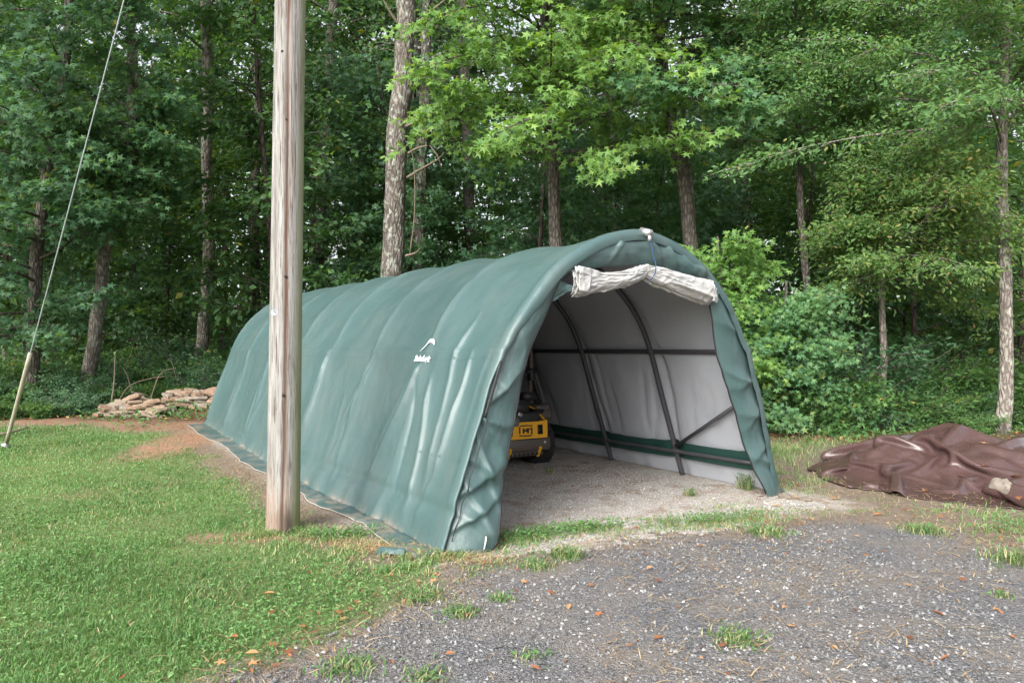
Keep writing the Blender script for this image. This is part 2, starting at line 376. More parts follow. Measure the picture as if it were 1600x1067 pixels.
d = 2.6 + 13.5 * rng.random(N) ** 1.55; x = rng.uniform(-1, 1, N) * (.82 * d + 1.0)
lw = masks(x, d)[0]; pat = fbm(x * 1.3, d * 1.3, 31)
k = (rng.random(N) < lw * (.55 + .7 * pat)) & (x < .3)
x, d, pat = x[k], d[k], pat[k]; N = len(x)
h = (.014 + .028 * rng.random(N)) * (.35 + 1.0 * pat + .5 * smooth(.55, .8, fbm(x * 3.2, d * 3.2, 33))) * (1 + .02 * d); wd = .0036 + .0006 * d
tone = np.clip(.10 + 1.1 * (fbm(x * .8, d * .8, 41) - .25) + .35 * (fbm(x * 4, d * 4, 43) - .5) + rng.normal(0, .17, N), 0, 1); tone = np.where(rng.random(N) < .02 + .16 * smooth(.55, .75, fbm(x * 1.1, d * 1.1, 47)), rng.uniform(.93, 1, N), np.minimum(tone, .9))
mb = MB(); blades(mb, x, d, h, wd, 5, .75, tone)
# broad clover-like leaves low in the lawn
N = 70000; d2 = 3 + 8 * rng.random(N) ** 1.4; x2 = rng.uniform(-1, 1, N) * (.8 * d2 + .6); k = (rng.random(N) < masks(x2, d2)[0] * (.15 + .85 * smooth(.42, .6, fbm(x2 * .9, d2 * .9, 77)))) & (x2 < .2)
x2, d2 = x2[k], d2[k]; N = len(x2)
mb.leaves(np.stack([x2, d2, gz(x2, d2) + rng.uniform(.012, .04, N)], -1), np.stack([rng.normal(0, .35, N), rng.normal(0, .35, N) - .2, np.ones(N)], -1), rng.normal(0, 1, (N, 3)), rng.uniform(.015, .032, N), *OVAL, rng.uniform(.15, .85, N))
tag(mb.build('lawn_grass', M['grass'], sm=False), 'short green lawn grass beside the shelter and pole', 'grass', kind='stuff')

# thin weedy grass: shelter mouth, right-hand dirt strip, lawn rim
def patch(cx, cy, rx, ry, n, hmin, hmax, seed, mb, dry=.15, ang=0):
    r = np.random.default_rng(seed); q = r.normal(0, .5, (n, 2)) * (rx, ry); c_, s_ = math.cos(ang), math.sin(ang)
    x = cx + q[:, 0] * c_ - q[:, 1] * s_; y = cy + q[:, 0] * s_ + q[:, 1] * c_; kk = fbm(x * 5, y * 5, seed) > .42
    x, y = x[kk], y[kk]; m = len(x)
    tn = np.where(r.random(m) < dry, r.uniform(.92, 1, m), r.uniform(.2, .85, m))
    blades(mb, x, y, r.uniform(hmin, hmax, m), np.full(m, .007), seed, .9, tn)
mb = MB(); ang = math.atan2(.565, .825)
for k, (cx, cy, rx, ry, n, h1) in enumerate([(.1, 5.75, .45, .16, 1900, .09), (.55, 5.95, .5, .14, 1500, .08), (1.15, 6.15, .6, .13, 1300, .06), (1.75, 6.25, .7, .17, 1900, .07), (2.2, 6.35, .5, .16, 1300, .07), (2.05, 6.9, .3, .15, 300, .05),
        (-.55, 5.15, .5, .2, 2600, .10), (-.15, 4.95, .45, .16, 1200, .06), (4.2, 6.2, .6, .5, 2200, .09), (4.4, 5.6, .5, .4, 1800, .09), (2.95, 8.6, .3, .8, 1700, .12), (3.0, 9.6, .4, .8, 2000, .16), (3.5, 10.2, .5, .6, 2200, .16),
        (4.0, 6.75, .3, .12, 500, .05), (-.2, 5.6, .25, .12, 600, .07), (3.9, 4.6, .4, .5, 900, .06), (2.95, 7.7, .25, .35, 400, .05), (3.3, 6.85, .6, .2, 700, .05), (2.9, 10.6, .8, .8, 1800, .18), (4.3, 10.8, 1.2, .5, 1800, .16), (5.0, 6.2, .8, .3, 1100, .07), (-1.5, 5.6, .4, .16, 1500, .09), (-1.95, 5.82, .3, .08, 800, .09), (-2.1, 5.95, .12, .2, 400, .08), (-1.68, 5.92, .12, .15, 400, .08), (-1.1, 5.35, .5, .2, 2000, .07)]):
    patch(cx, cy, rx * 1.2, ry * 1.2, int(n * (.62 if cy < 7.2 else 1)), .015, h1 * .85, 100 + k, mb, .38, ang)
# broad weed leaves among them
N = 3600; cl = [(.15, 5.72, .4, .12), (.55, 5.95, .5, .1), (1.7, 6.25, .7, .12), (-1.35, 5.75, .3, .12), (2.9, 8.9, .35, .9), (3.2, 9.9, .5, .7), (4.3, 6.0, .5, .4)]
ci = rng.integers(0, len(cl), N); cl = np.array(cl)[ci]; x = cl[:, 0] + rng.normal(0, .5, N) * cl[:, 2]; y = cl[:, 1] + rng.normal(0, .5, N) * cl[:, 3] + (x - cl[:, 0]) * .3
mb.leaves(np.stack([x, y, gz(x, y) + rng.uniform(.01, .08, N) * np.where(y > 8, 2, 1)], -1), np.stack([rng.normal(0, .5, N), rng.normal(0, .5, N) - .3, np.ones(N)], -1), rng.normal(0, 1, (N, 3)), rng.uniform(.018, .038, N), *OVAL, rng.uniform(.0, .55, N))
tag(mb.build('weedy_grass', M['grass'], sm=False), 'thin weedy grass at the shelter mouth and gravel edge', 'weeds', kind='stuff')

# straw and pine needles strewn about
N = 15000; x = rng.uniform(-2.2, 7.0, N); y = rng.uniform(3, 10.5, N); den = smooth(.42, .62, fbm(x * 1.1, y * 1.1, 51)) * .7 + .06 + .7 * (sdist(x, y, DRV) < 0) * (x > 2.6)
den = np.maximum(den, smooth(.55, .1, np.abs(sdist(x, y, DRV))) * .8) * (local(x, y)[1] < .4)
k = rng.random(N) < den; x, y = x[k], y[k]; N = len(x); a = rng.uniform(0, 3.14, N); l = rng.uniform(.03, .13, N); wdt = rng.uniform(.0012, .003, N)
e = np.stack([np.cos(a) * l, np.sin(a) * l, rng.normal(0, .008, N)], -1) / 2; s_ = np.stack([-np.sin(a) * wdt, np.cos(a) * wdt, 0 * a], -1); c_ = np.stack([x, y, gz(x, y) + rng.uniform(.016, .03, N)], -1)
mb = MB(); up = np.array([0, 0, .0015])
V = np.stack([c_ - e - s_, c_ - e + s_, c_ + s_ + up * 3, c_ - s_ + up * 3, c_ + e + s_ * .6, c_ + e - s_ * .6], 1).reshape(-1, 3); k = np.arange(N)[:, None] * 6
mb.add(V, [k + np.array([[0, 1, 2, 3]]), k + np.array([[3, 2, 4, 5]])], np.repeat(rng.random(N), 6))
N = 3000; lu_ = rng.uniform(1.5, 9, N); lx_ = -2.2 - np.abs(rng.normal(0, .38, N)); x = C0[0] + E1[0] * lx_ + E2[0] * lu_; y = C0[1] + E1[1] * lx_ + E2[1] * lu_
blades(mb, x, y, rng.uniform(.01, .03, N), np.full(N, .006), 19, 3.5, rng.uniform(.0, .8, N))
# dry straw heap by the front left corner of the shelter
N = 2600; x = rng.normal(-.75, .42, N); y = 5.32 - (x + .75) * .35 + rng.normal(0, .09, N); a = rng.uniform(0, 6.28, N)
blades(mb, x, y, rng.uniform(.015, .06, N), np.full(N, .004), 9, 2.2, rng.uniform(.2, 1, N))
tag(mb.build('pine_straw', M['straw'], sm=False), 'scattered tan straw and pine needles on the ground', 'straw', kind='stuff')

# ------------------------------------------------------------------ the shelter
PROF = np.array([(1.98, 0), (1.80, .5), (1.62, 1.0), (1.46, 1.45), (1.345, 1.70), (1.19, 1.934), (1.00, 2.13), (.78, 2.296), (.42, 2.46), (0, 2.53)])
PROF = np.concatenate([PROF * (-1, 1), PROF[::-1][1:]])
def catmull(P, n):
    P = np.vstack([2 * P[0] - P[1], P, 2 * P[-1] - P[-2]]); out = []
    for k in range(1, len(P) - 2):
        t = np.linspace(0, 1, 24, endpoint=False)[:, None]; a, b, c, d = P[k - 1:k + 3]
        out.append(.5 * (2 * b + (c - a) * t + (2 * a - 5 * b + 4 * c - d) * t ** 2 + (3 * b - a - 3 * c + d) * t ** 3))
    Q = np.vstack(out + [P[-2:-1]]); s = np.concatenate([[0], np.cumsum(np.linalg.norm(np.diff(Q, axis=0), axis=1))])
    si = np.linspace(0, s[-1], n); return np.stack([np.interp(si, s, Q[:, k]) for k in range(Q.shape[1])], -1)
PD = catmull(PROF, 801); PT = np.linspace(-1, 1, 801)
TG = np.gradient(PD, axis=0); TG /= np.linalg.norm(TG, axis=1, keepdims=True); NR = np.stack([-TG[:, 1], TG[:, 0]], -1)     # outward normal
def prof(t):
    return np.stack([np.interp(t, PT, PD[:, k]) for k in (0, 1)], -1), np.stack([np.interp(t, PT, NR[:, k]) for k in (0, 1)], -1)
BAY = SL / 7
frng = np.random.default_rng(21); FOLDS = []
for k in range(8):
    for side in (-1, 1):
        for q in range((4 if k < 4 else 3) + (2 if side > 0 else 0)):
            FOLDS.append((k * BAY + frng.normal(0, .06), side, frng.uniform(-.18, .38), frng.uniform(.025, .06), frng.uniform(.012, .034), frng.uniform(1.42, 1.75), frng.uniform(.15, .7)))
    for q in range(3):
        FOLDS.append((k * BAY + frng.uniform(.25, 1.0), frng.choice([-1, 1]), frng.uniform(-.15, .3), frng.uniform(.03, .07), frng.uniform(.006, .016), frng.uniform(1.2, 1.5), frng.uniform(.2, .8)))
# the broad hanging folds of the front bay
FOLDS += [(1.02, -1, -.26, .055, .05, 1.36, .12), (.70, -1, -.10, .05, .045, 1.9, .35), (.40, -1, -.05, .06, .05, 1.6, .5), (.33, -1, .12, .05, .04, 1.2, .1), (1.3, -1, -.25, .06, -.035, 1.3, .2)]
def disp(u, t):
    """how far the cloth stands off the frame's skin"""
    p, _ = prof(t); z = p[..., 1]; side = np.sign(t + 1e-9)
    fr = np.abs(np.sin(np.pi * u / BAY)); roof = smooth(1.35, 1.75, z)
    D = -.042 * fr ** .8 * roof * (1 - .35 * smooth(2.2, 2.5, z))
    rp = np.exp(-(np.minimum(u % BAY, BAY - u % BAY) / .05) ** 2); D = D + .012 * rp * (.4 + .6 * roof)
    D = D + .009 * np.exp(-((z - 1.47) / .03) ** 2)                                   # rail under the cloth
    D = D - .02 * smooth(1.47, 1.2, z) * smooth(.1, .5, z) * (.3 + fr)
    calm = 1 - .92 * np.exp(-((u - 1.26) / .28) ** 4 - ((z - 1.47) / .15) ** 4) * (t < 0)     # the printed patch lies flat
    for (u0, sd, sl, wdt, A, zt, zb) in FOLDS:
        zz = np.clip(zt - z, 0, None); c = u0 + sl * zz + .03 * np.sin(zz * 5 + u0 * 7); ww = wdt * (.45 + .75 * zz)
        q_ = u - c; as_ = 1.5 if (u0 * 37) % 1 > .5 else .55; g = np.exp(-(np.abs(q_) / (ww * np.where(q_ > 0, as_, 2.05 - as_))) ** 1.15) * smooth(zt, zt - .35, z) * smooth(zb - .1, zb + .3, z) * (side == sd) * (1.0 if sd < 0 else 1.7)
        D = D + (.75 if A < .04 else .9) * A * g * calm
    D = D + (fbm(u * 1.6, t * 5, 61) - .5) * .035 + (fbm(u * 5, t * 10, 62, 3) - .5) * .010
    D = D + .07 * smooth(.9, 0, u) * smooth(2.0, 1.2, z) * (t < 0)                     # slack cloth pulled outward at the front left corner
    # sagging catenary creases across the roof panels
    cat = (t * 9 + 2.2 * (u % BAY / BAY - .5) ** 2 + u * .13); D = D + .007 * (np.abs((vnoise(cat * 2.1, u * .5, 63)) - .5) * 2) * roof * fr
    # drawn-in line of the lower rail
    D = D - .014 * np.exp(-((z - .27) / .05) ** 2) + .012 * smooth(.25, .05, z) * np.sin(u * 9 + 4 * vnoise(u * 3, 0 * u, 65))
    return D
def skin(u, t, off=0.0):
    p, n = prof(t); D = disp(u, t) + off; q = p + n * D[..., None]
    x = C0[0] + E1[0] * q[..., 0] + E2[0] * u; y = C0[1] + E1[1] * q[..., 0] + E2[1] * u
    return np.stack([x, y, q[..., 1]], -1)
uu = np.concatenate([np.linspace(0, 2.6, 190, endpoint=False), np.linspace(2.6, SL, 260)])
tt = np.concatenate([np.linspace(-1, -.42, 130, endpoint=False), np.linspace(-.42, .42, 100, endpoint=False), np.linspace(.42, 1, 110)])
U, T = np.meshgrid(uu, tt, indexing='ij')
P = skin(U, T)
# front hem: the cloth turns round the end hoop on to the front face
hem = []
for (du, ins) in [(-.075, .10), (-.085, .055), (-.07, .02), (-.035, .0)]:
    ins = ins * np.where((tt < 0), np.interp(tt, [-.62, -.40], [.25, 1]), 1)
    Ph = skin(np.full((1, len(tt)), 0.0), tt[None]); pn = prof(tt)[1]; wv = (fbm(tt * 14, tt * 0 + du * 9, 71) - .5) * .03
    Ph = Ph[0] + np.stack([E2[0] * (du + wv) - E1[0] * pn[:, 0] * ins, E2[1] * (du + wv) - E1[1] * pn[:, 0] * ins, -pn[:, 1] * ins], -1); hem.append(Ph)
P = np.concatenate([np.stack(hem), P])
# skirt lying on the ground along both sides
def skirt(sd):
    col = P[:, 0 if sd < 0 else -1]; out = []
    for q in range(1, 9):
        wdt = q / 8 * (.19 + .04 * np.sin(np.arange(len(col)) * .05)) * np.where(sd < 0, 1, .35)
        c = col.copy(); c[:, 0] += E1[0] * sd * wdt; c[:, 1] += E1[1] * sd * wdt
        c[:, 2] = .012 + .022 * vnoise(np.arange(len(col)) * .16, np.full(len(col), q * .6), 81) * (q < 8) + .006; out.append(c)
    return np.stack(out, 1)
A = skirt(-1)[:, ::-1]; B = skirt(1); P = np.concatenate([A, P, B], 1)
P[..., 2] = np.maximum(P[..., 2], gz(P[..., 0], P[..., 1]) + .008 + .012 * vnoise(P[..., 0] * 9, P[..., 1] * 9, 83))
dirtA = np.zeros(P.shape[:2]); dirtA[:] = np.exp(-np.maximum(P[..., 2] - gz(P[..., 0], P[..., 1]) - .03, 0) / .025)
SK = P[:, 0].copy()
shelter = thing('fabric_garage_shelter', 'round topped green fabric garage shelter with its front door rolled up', 'shelter', (float(C0[0]), float(C0[1]), 0))
ORI = np.array([C0[0], C0[1], 0])
def cloth_mat(name, col, rough, dust, weave=900, bs=.12, trans=0.0):
    m, t, b = mat(name); v = coords(t); n = noise(t, v, 1.3, 5, .6); n2 = noise(t, v, 34, 4, .6)
    c = mix(t, tuple(np.array(col) * .86), tuple(np.array(col) * 1.12), n)
    d = ramp(t, noise(t, coords(t, 'Object', (1, 1, .35)), 2.6, 6, .65), [(.45, (0, 0, 0)), (.75, (.32, .32, .32))])
    c = mix(t, c, dust, d)
    at_ = math_(t, 'MULTIPLY', attr(t), ramp(t, noise(t, v, 4.5, 6, .65), [(.46, (.04, .04, .04)), (.64, (1, 1, 1))]), True)
    c = mix(t, c, (.24, .195, .155), math_(t, 'MULTIPLY', at_, .8))
    t.links.new(c, b.inputs['Base Color'])
    r = nd(t, 'MapRange'); r.inputs[3].default_value = rough - .07; r.inputs[4].default_value = rough + .14; t.links.new(n, r.inputs[0]); t.links.new(r.outputs[0], b.inputs['Roughness'])
    b.inputs['Specular IOR Level'].default_value = .55
    st_ = noise(t, coords(t, 'Object', (1, 1, .13)), 22, 4, .6); cr_ = noise(t, v, 6, 5, .6); wv = noise(t, v, 420, 1, .5)
    hh = math_(t, 'ADD', math_(t, 'ADD', math_(t, 'MULTIPLY', st_, 1.6), math_(t, 'MULTIPLY', cr_, 2.2)), math_(t, 'MULTIPLY', math_(t, 'ADD', n2, wv), .35))
    bump(t, b, hh, bs * 2.2, .012)
    if trans:
        tr = t.nodes.new('ShaderNodeBsdfTranslucent'); t.links.new(c, tr.inputs[0]); mx = t.nodes.new('ShaderNodeMixShader'); mx.inputs[0].default_value = trans
        t.links.new(b.outputs[0], mx.inputs[1]); t.links.new(tr.outputs[0], mx.inputs[2]); t.links.new(mx.outputs[0], t.nodes['Material Output'].inputs[0])
    return m
M['green'] = cloth_mat('green_woven_poly', (.050, .095, .094), .37, (.14, .15, .14), bs=.09)
M['lining'] = cloth_mat('grey_lining', (.37, .39, .43), .6, (.34, .345, .36), bs=.08)
M['white_cloth'] = cloth_mat('white_underside', (.40, .40, .395), .5, (.30, .285, .26), bs=.05)
M['frame'] = plain('dark_steel_tube', (.07, .07, .078), .45, .3)
M['steel'] = plain('galvanised_steel', (.45, .45, .46), .4, .8)
M['black'] = plain('black_webbing', (.015, .015, .017), .6)
M['rope_blue'] = plain('blue_cord', (.02, .055, .16), .7)
M['print'] = plain('white_print', (.78, .80, .80), .5, var=.04)
M['green_dark'] = plain('dark_green_strip', (.012, .05, .042), .45)
mb = MB(); mb.grid(P - ORI, dirtA, flip=False); cover = mb.build('cover', M['green'], shelter)
for zz in (.62, 1.40):                          # sewn seams
    tq = np.interp(zz, PD[:401, 1], PT[:401]); uq = np.linspace(.02, SL - .05, 300); q = skin(uq, np.full(300, tq), .002) - ORI; q2 = skin(uq, np.full(300, tq + .006), .002) - ORI
    mb = MB(); mb.grid(np.stack([q, q2], 1), 0.0); mb.build('seam', M['green'], cover)
q = SK[6::5] - ORI; q[:, 2] += .006; mb = MB(); q[:, 2] -= .008 * (vnoise(np.arange(len(q)) * .23, np.zeros(len(q)), 5) > .45); mb.tube(q, .0045, 6); mb.build('edge_cord', plain('dirty_white_cord', (.34, .31, .26), .8, var=.4), cover)
# grey lining just inside the cloth
Pl = skin(U[::2, ::2], T[::2, ::2], -.016); Pl[..., 2] = np.maximum(Pl[..., 2], gz(Pl[..., 0], Pl[..., 1]) + .006)
mb = MB(); mb.grid(Pl - ORI, 0.0, flip=True); mb.build('lining', M['lining'], shelter)

def loc(x, u, z): return np.stack([C0[0] + E1[0] * x + E2[0] * u - ORI[0], C0[1] + E1[1] * x + E2[1] * u - ORI[1], z + 0 * x], -1)
# frame: hoops, rails, braces
for k in range(8):
    t_ = np.linspace(-1, 1, 70); p, n = prof(t_); q = p - n * .065
    u0 = np.full(70, min(max(k * BAY, .02), SL - .02)); mb = MB(); mb.tube(loc(q[:, 0], u0, q[:, 1]), .029, 10); rib = mb.build('rib', M['frame'], shelter)
    mb = MB()
    for sd in (-1, 1):
        for zz in (1.46, .30):
            tz = np.interp(zz, PD[:401, 1], PT[:401]); tz = tz if sd < 0 else -tz; p, n = prof(np.array([tz])); q = (p - n * .062)[0]
            mb.box(Vector(loc(np.array(q[0]), np.array(u0[0]), np.array(zz))), (.075, .085, .06), Matrix.Rotation(math.atan2(.565, .825), 3, 'Z'), .008)
    mb.build('clamp', M['frame'] , rib)
for sd in (-1, 1):
    for zz, rr in ((1.46, .026), (.30, .022)):
        tz = np.interp(zz, PD[:401, 1], PT[:401]) * -sd; p, n = prof(np.array([-tz if sd > 0 else tz])); 
        p, n = prof(np.array([sd * abs(tz)])); q = (p - n * (.05 if zz > 1 else .09))[0]
        uq = np.linspace(.02, SL - .02, 30); mb = MB(); mb.tube(loc(np.full(30, q[0]), uq, np.full(30, zz)), rr, 8); mb.build('rail', M['frame'], shelter)
    p1, n1 = prof(np.array([sd * abs(np.interp(.32, PD[:401, 1], PT[:401]))])); p2, n2_ = prof(np.array([sd * abs(np.interp(.95, PD[:401, 1], PT[:401]))]))
    a = (p1 - n1 * .11)[0]; b_ = (p2 - n2_ * .11)[0]
    mb = MB(); mb.tube(loc(np.array([a[0], b_[0]]), np.array([BAY - .03, .05]), np.array([.36, .98])), .021, 8); mb.build('brace', M['frame'], shelter)
mb = MB(); mb.tube(loc(np.zeros(2), np.array([.02, SL - .02]), np.full(2, 2.44)), .025, 8); mb.build('ridge_rail', M['frame'], shelter)
# dark green strip along the lower lining of each side
for sd in (-1, 1):
    z0 = np.array([.235, .30, .37, .43]); tz = sd * np.abs(np.interp(z0, PD[:401, 1], PT[:401])); uq = np.linspace(.04, SL - .05, 160)
    UU, TT = np.meshgrid(uq, tz, indexing='ij'); Q = skin(UU, TT, -.046) - ORI
    mb = MB(); mb.grid(Q, 0.0, flip=sd > 0); mb.build('pipe_pocket', M['green_dark'], shelter)
# rear end panel
ti = np.linspace(-1, 1, 120); sfr = np.linspace(0, 1, 26); p, n = prof(ti); Q = []
for s in sfr:
    x = p[:, 0] * (1 - s); z = p[:, 1] * (1 - s) + s * .9; Q.append(loc(x, np.full(120, SL) + .05 * np.sin(np.pi * s) * fbm(x * 3, z * 3, 5) - .02, z))
mb = MB(); mb.grid(np.stack(Q), 0.0); o = mb.build('rear_panel', M['green'], shelter)

# front panel: cloth left round the opening
IN = [(-1.640, 0.0, 'z'), (-1.50, .40, 'z'), (-1.37, .918, 'z'), (-1.24, 1.42, 'z'), (-1.03, 1.80, 'z'), (-.90, 2.04, 'z'), (-.78, 2.13, 'x'), (-.4, 2.20, 'x'), (0, 2.24, 'x'), (.45, 2.19, 'x'), (.86, 2.12, 'x'),
      (.92, 1.90, 'z'), (1.035, 1.40, 'z'), (1.28, .88, 'z'), (1.46, .45, 'z'), (1.66, 0.0, 'z')]
kt, ki = [], []
for (x, z, m_) in IN:
    if m_ == 'z': tq = abs(np.interp(z, PD[:401, 1], PT[:401])) * (1 if x > 0 else -1)
    else: tq = np.interp(x, PD[:, 0], PT)
    kt.append(tq); ki.append((x, z))
kt = np.array(kt); kt[0] = -1; kt[-1] = 1; ki = np.array(ki)
tf = np.linspace(-1, 1, 420); inn = np.stack([np.interp(tf, kt, ki[:, k]) for k in (0, 1)], -1)
p, n = prof(tf); outr = p - n * .012 + n * disp(0 * tf, tf)[:, None]; S = np.linspace(0, 1, 40); TF, SS = np.meshgrid(tf, S, indexing='ij')
XX = outr[:, None, 0] * (1 - SS) + inn[:, None, 0] * SS; ZZ = outr[:, None, 1] * (1 - SS) + inn[:, None, 1] * SS
left = (TF < -.35); wx = np.linalg.norm(outr - inn, axis=1)[:, None] * SS
ud = -.015 - .05 * np.sin(np.pi * SS) ** .8 * (.4 + fbm(TF * 7, SS * 1.5, 91))
# slanting drag creases: from the lashed corner out towards the opening
cr = np.random.default_rng(31)
for (z0, sl, wd_, am, lf) in [(1.72, -.30, .05, .03, 1), (1.30, -.22, .07, .05, 1), (1.02, -.42, .045, .06, 1), (.97, -.10, .035, .05, 1), (.90, -.62, .04, .05, 1), (.70, -.25, .05, .05, 1), (.55, -.5, .045, .05, 1), (.42, .18, .06, .06, 1), (.30, -.2, .04, .05, 1), (1.05, .30, .05, .05, 1), (.16, .25, .05, .06, 1),
        (1.66, .10, .06, .03, 0), (1.22, -.14, .05, .04, 0), (1.10, .18, .04, .035, 0), (.80, .05, .05, .04, 0), (.55, -.20, .05, .04, 0), (.30, .12, .05, .05, 0), (.95, -.3, .06, .03, 0)]:
    zl = z0 + sl * SS + .05 * (vnoise(SS * 3, ZZ * 2, int(z0 * 90)) - .5); q_ = ZZ - zl; g_ = np.exp(-(np.abs(q_) / (wd_ * (.5 + .9 * SS) * np.where(q_ > 0, 1.9, .7))) ** 1.5) * smooth(0, .12, SS) * (left if lf else TF > .35); ud = ud - .62 * am * g_ * (.55 + .45 * np.sin(np.pi * SS))
tq = np.random.default_rng(32)
for k_ in range(16):                            # crumples of the strip above the door
    t0, s0 = tq.uniform(-.36, .36), tq.uniform(-1.2, 1.2); g_ = np.exp(-((TF - t0 - .06 * s0 * SS) / tq.uniform(.008, .022)) ** 2) * np.sin(np.pi * np.clip(SS, 0, 1)) * tq.uniform(.4, 1); ud = ud - .03 * g_
ud = ud - .16 * smooth(.5, 0, ZZ) * np.where(left, 1, .7) * SS ** .7
rag = (vnoise(tf * 11, 0 * tf, 94) - .5) * .03; XX = XX + np.where(np.abs(ZZ) < 1.95, rag[:, None] * SS, 0)
Q = loc(XX, ud, np.maximum(ZZ, .008)); mb = MB(); mb.grid(Q, np.exp(-ZZ / .1) * .5); fpan = mb.build('front_panel', M['green'], shelter)
mb = MB(); e = Q[:, -1]; lo = tf < kt[6]; mb.tube(e[lo][::4], .009, 6); mb.build('zipper_edge', M['black'], fpan)
mb = MB(); lo = tf > kt[10] + .01; mb.tube(e[lo][::4], .008, 6); mb.build('zipper_edge', M['black'], fpan)
# open slit with a dark strap at the left corner, gathers below
zz = np.linspace(1.40, .98, 10); tz = -np.abs(np.interp(zz, PD[:401, 1], PT[:401])); pp, nn = prof(tz)
mb = MB(); q = loc(pp[:, 0] - nn[:, 0] * .02, np.full(10, -.10), zz) + np.array([-E1[0], -E1[1], 0]) * .07; mb.tube(q, .0075, 6); q2 = q + np.array([E1[0], E1[1], 0]) * .012; mb.tube(q2, .007, 6); mb.build('strap', M['black'], shelter)
zz = np.linspace(.97, .10, 30); tz = -np.abs(np.interp(zz, PD[:401, 1], PT[:401])); pp, nn = prof(tz)
mb = MB(); q = loc(pp[:, 0] - nn[:, 0] * .05 + .005 * np.sin(zz * 31), -.098 + .004 * np.sin(zz * 40), zz) + np.array([-E1[0], -E1[1], 0]) * .06; mb.tube(q, .004, 5); mb.build('lacing', M['black'], shelter)
mb = MB(); q = loc(np.array([-1.745, -1.735, -1.73]), np.array([-.20, -.205, -.205]), np.array([.03, .08, .125])); mb.tube(q, .0055, 6); mb.build('tent_stake', M['print'], shelter)
# rolled door: pale underside showing, tied in the middle
nS, nV = 190, 44; s = np.linspace(-.80, .86, nS); v = np.linspace(0, 1, nV); Sg, Vg = np.meshgrid(s, v, indexing='ij')
top = np.interp(s, [-.80, -.55, -.25, -.06, 0, .06, .4, .86], [2.170, 2.130, 2.165, 2.215, 2.238, 2.225, 2.185, 2.135]); bot = np.interp(s, [-.80, -.72, -.5, -.2, -.04, 0, .04, .3, .6, .86], [1.945, 1.955, 1.995, 2.05, 2.115, 2.13, 2.11, 2.03, 1.965, 1.935])
bot = bot + .014 * (vnoise(s * 9, 0 * s, 131) - .5) - .012 * vnoise(s * 23, 0 * s, 132); top = top + .012 * (vnoise(s * 8, 0 * s, 133) - .5); mb = MB()
rd = lambda q: (1 - np.abs(q - .5) * 2) ** 2.2
for lay, (du, dz) in enumerate([(0, 0), (.045, -.018), (.085, .006)]):
    Zg = top[:, None] * (1 - Vg) + (bot[:, None] + dz) * Vg; ag = np.arctan2(Zg - 2.17, np.abs(Sg) + .05); far_ = smooth(0, .25, np.abs(Sg))
    fo = .030 * rd(vnoise(ag * 7 + np.sign(Sg) * 3, np.abs(Sg) * 1.6, 134 + lay)) * (.35 + .65 * far_) + .016 * rd(vnoise(ag * 15 + Sg * 2, np.abs(Sg) * 2.6, 137 + lay)) + .008 * rd(vnoise(Sg * 14 + Vg * 3, Vg * 5 - Sg * 6, 139 + lay))
    Uo = -.075 + du - .055 * np.sin(np.pi * np.clip(Vg * .92 + .08, 0, 1)) ** .6 * (.5 + .5 * far_) - fo
    mb.grid(loc(Sg + .012 * (vnoise(Vg * 5, Sg * 0, 140 + lay) - .5) * (np.abs(Sg) > .7), Uo, Zg), 0.0)
roll = mb.build('rolled_door', M['white_cloth'], shelter); md = roll.modifiers.new('thick', 'SOLIDIFY'); md.thickness = .004
# loose corners of the roll: a pale fold and a green one hanging at the left, a small one right
def sheet(name, pts, m_, parent, seed, amp=.02):
    g = np.array(pts, float).reshape(2, 2, 3); a, b_ = np.meshgrid(np.linspace(0, 1, 14), np.linspace(0, 1, 14), indexing='ij'); a = a[..., None]; b_ = b_[..., None]
    q = g[0, 0] * (1 - a) * (1 - b_) + g[1, 0] * a * (1 - b_) + g[0, 1] * (1 - a) * b_ + g[1, 1] * a * b_
    q = loc(q[..., 0], q[..., 1] + amp * (vnoise(a[..., 0] * 4, b_[..., 0] * 4, seed) - .5), q[..., 2]); mb = MB(); mb.grid(q, 0.0)
    o = mb.build(name, m_, parent); md = o.modifiers.new('thick', 'SOLIDIFY'); md.thickness = .004; return o
sheet('door_fold', [(-.80, -.150, 2.165), (-.66, -.155, 2.15), (-.80, -.145, 1.965), (-.70, -.15, 1.955)], M['white_cloth'], shelter, 3)
sheet('door_corner', [(-.92, -.02, 2.06), (-.74, -.06, 2.00), (-1.10, .05, 1.78), (-.93, .0, 1.90)], M['green'], shelter, 4, .04)
sheet('door_corner', [(.80, -.18, 2.08), (.87, -.15, 2.06), (.80, -.17, 1.94), (.90, -.14, 1.925)], M['white_cloth'], shelter, 6)
mb = MB(); mb.tube(catmull(loc(np.array([0, .02, .035, .05, .045, .03]), np.array([-.13, -.15, -.155, -.165, -.16, -.1]), np.array([2.47, 2.38, 2.30, 2.235, 2.15, 2.075])), 24), .0045, 6); mb.build('tie_cord', M['rope_blue'], shelter)
mb = MB(); mb.tube(loc(np.array([0., 0]), np.array([-.15, -.04]), np.array([2.50, 2.535])), .035, 12); mb.box(Vector(loc(np.array(0.), np.array(-.14), np.array(2.46))), (.03, .03, .05), None, .006); mb.build('hoop_bracket', M['steel'], shelter)
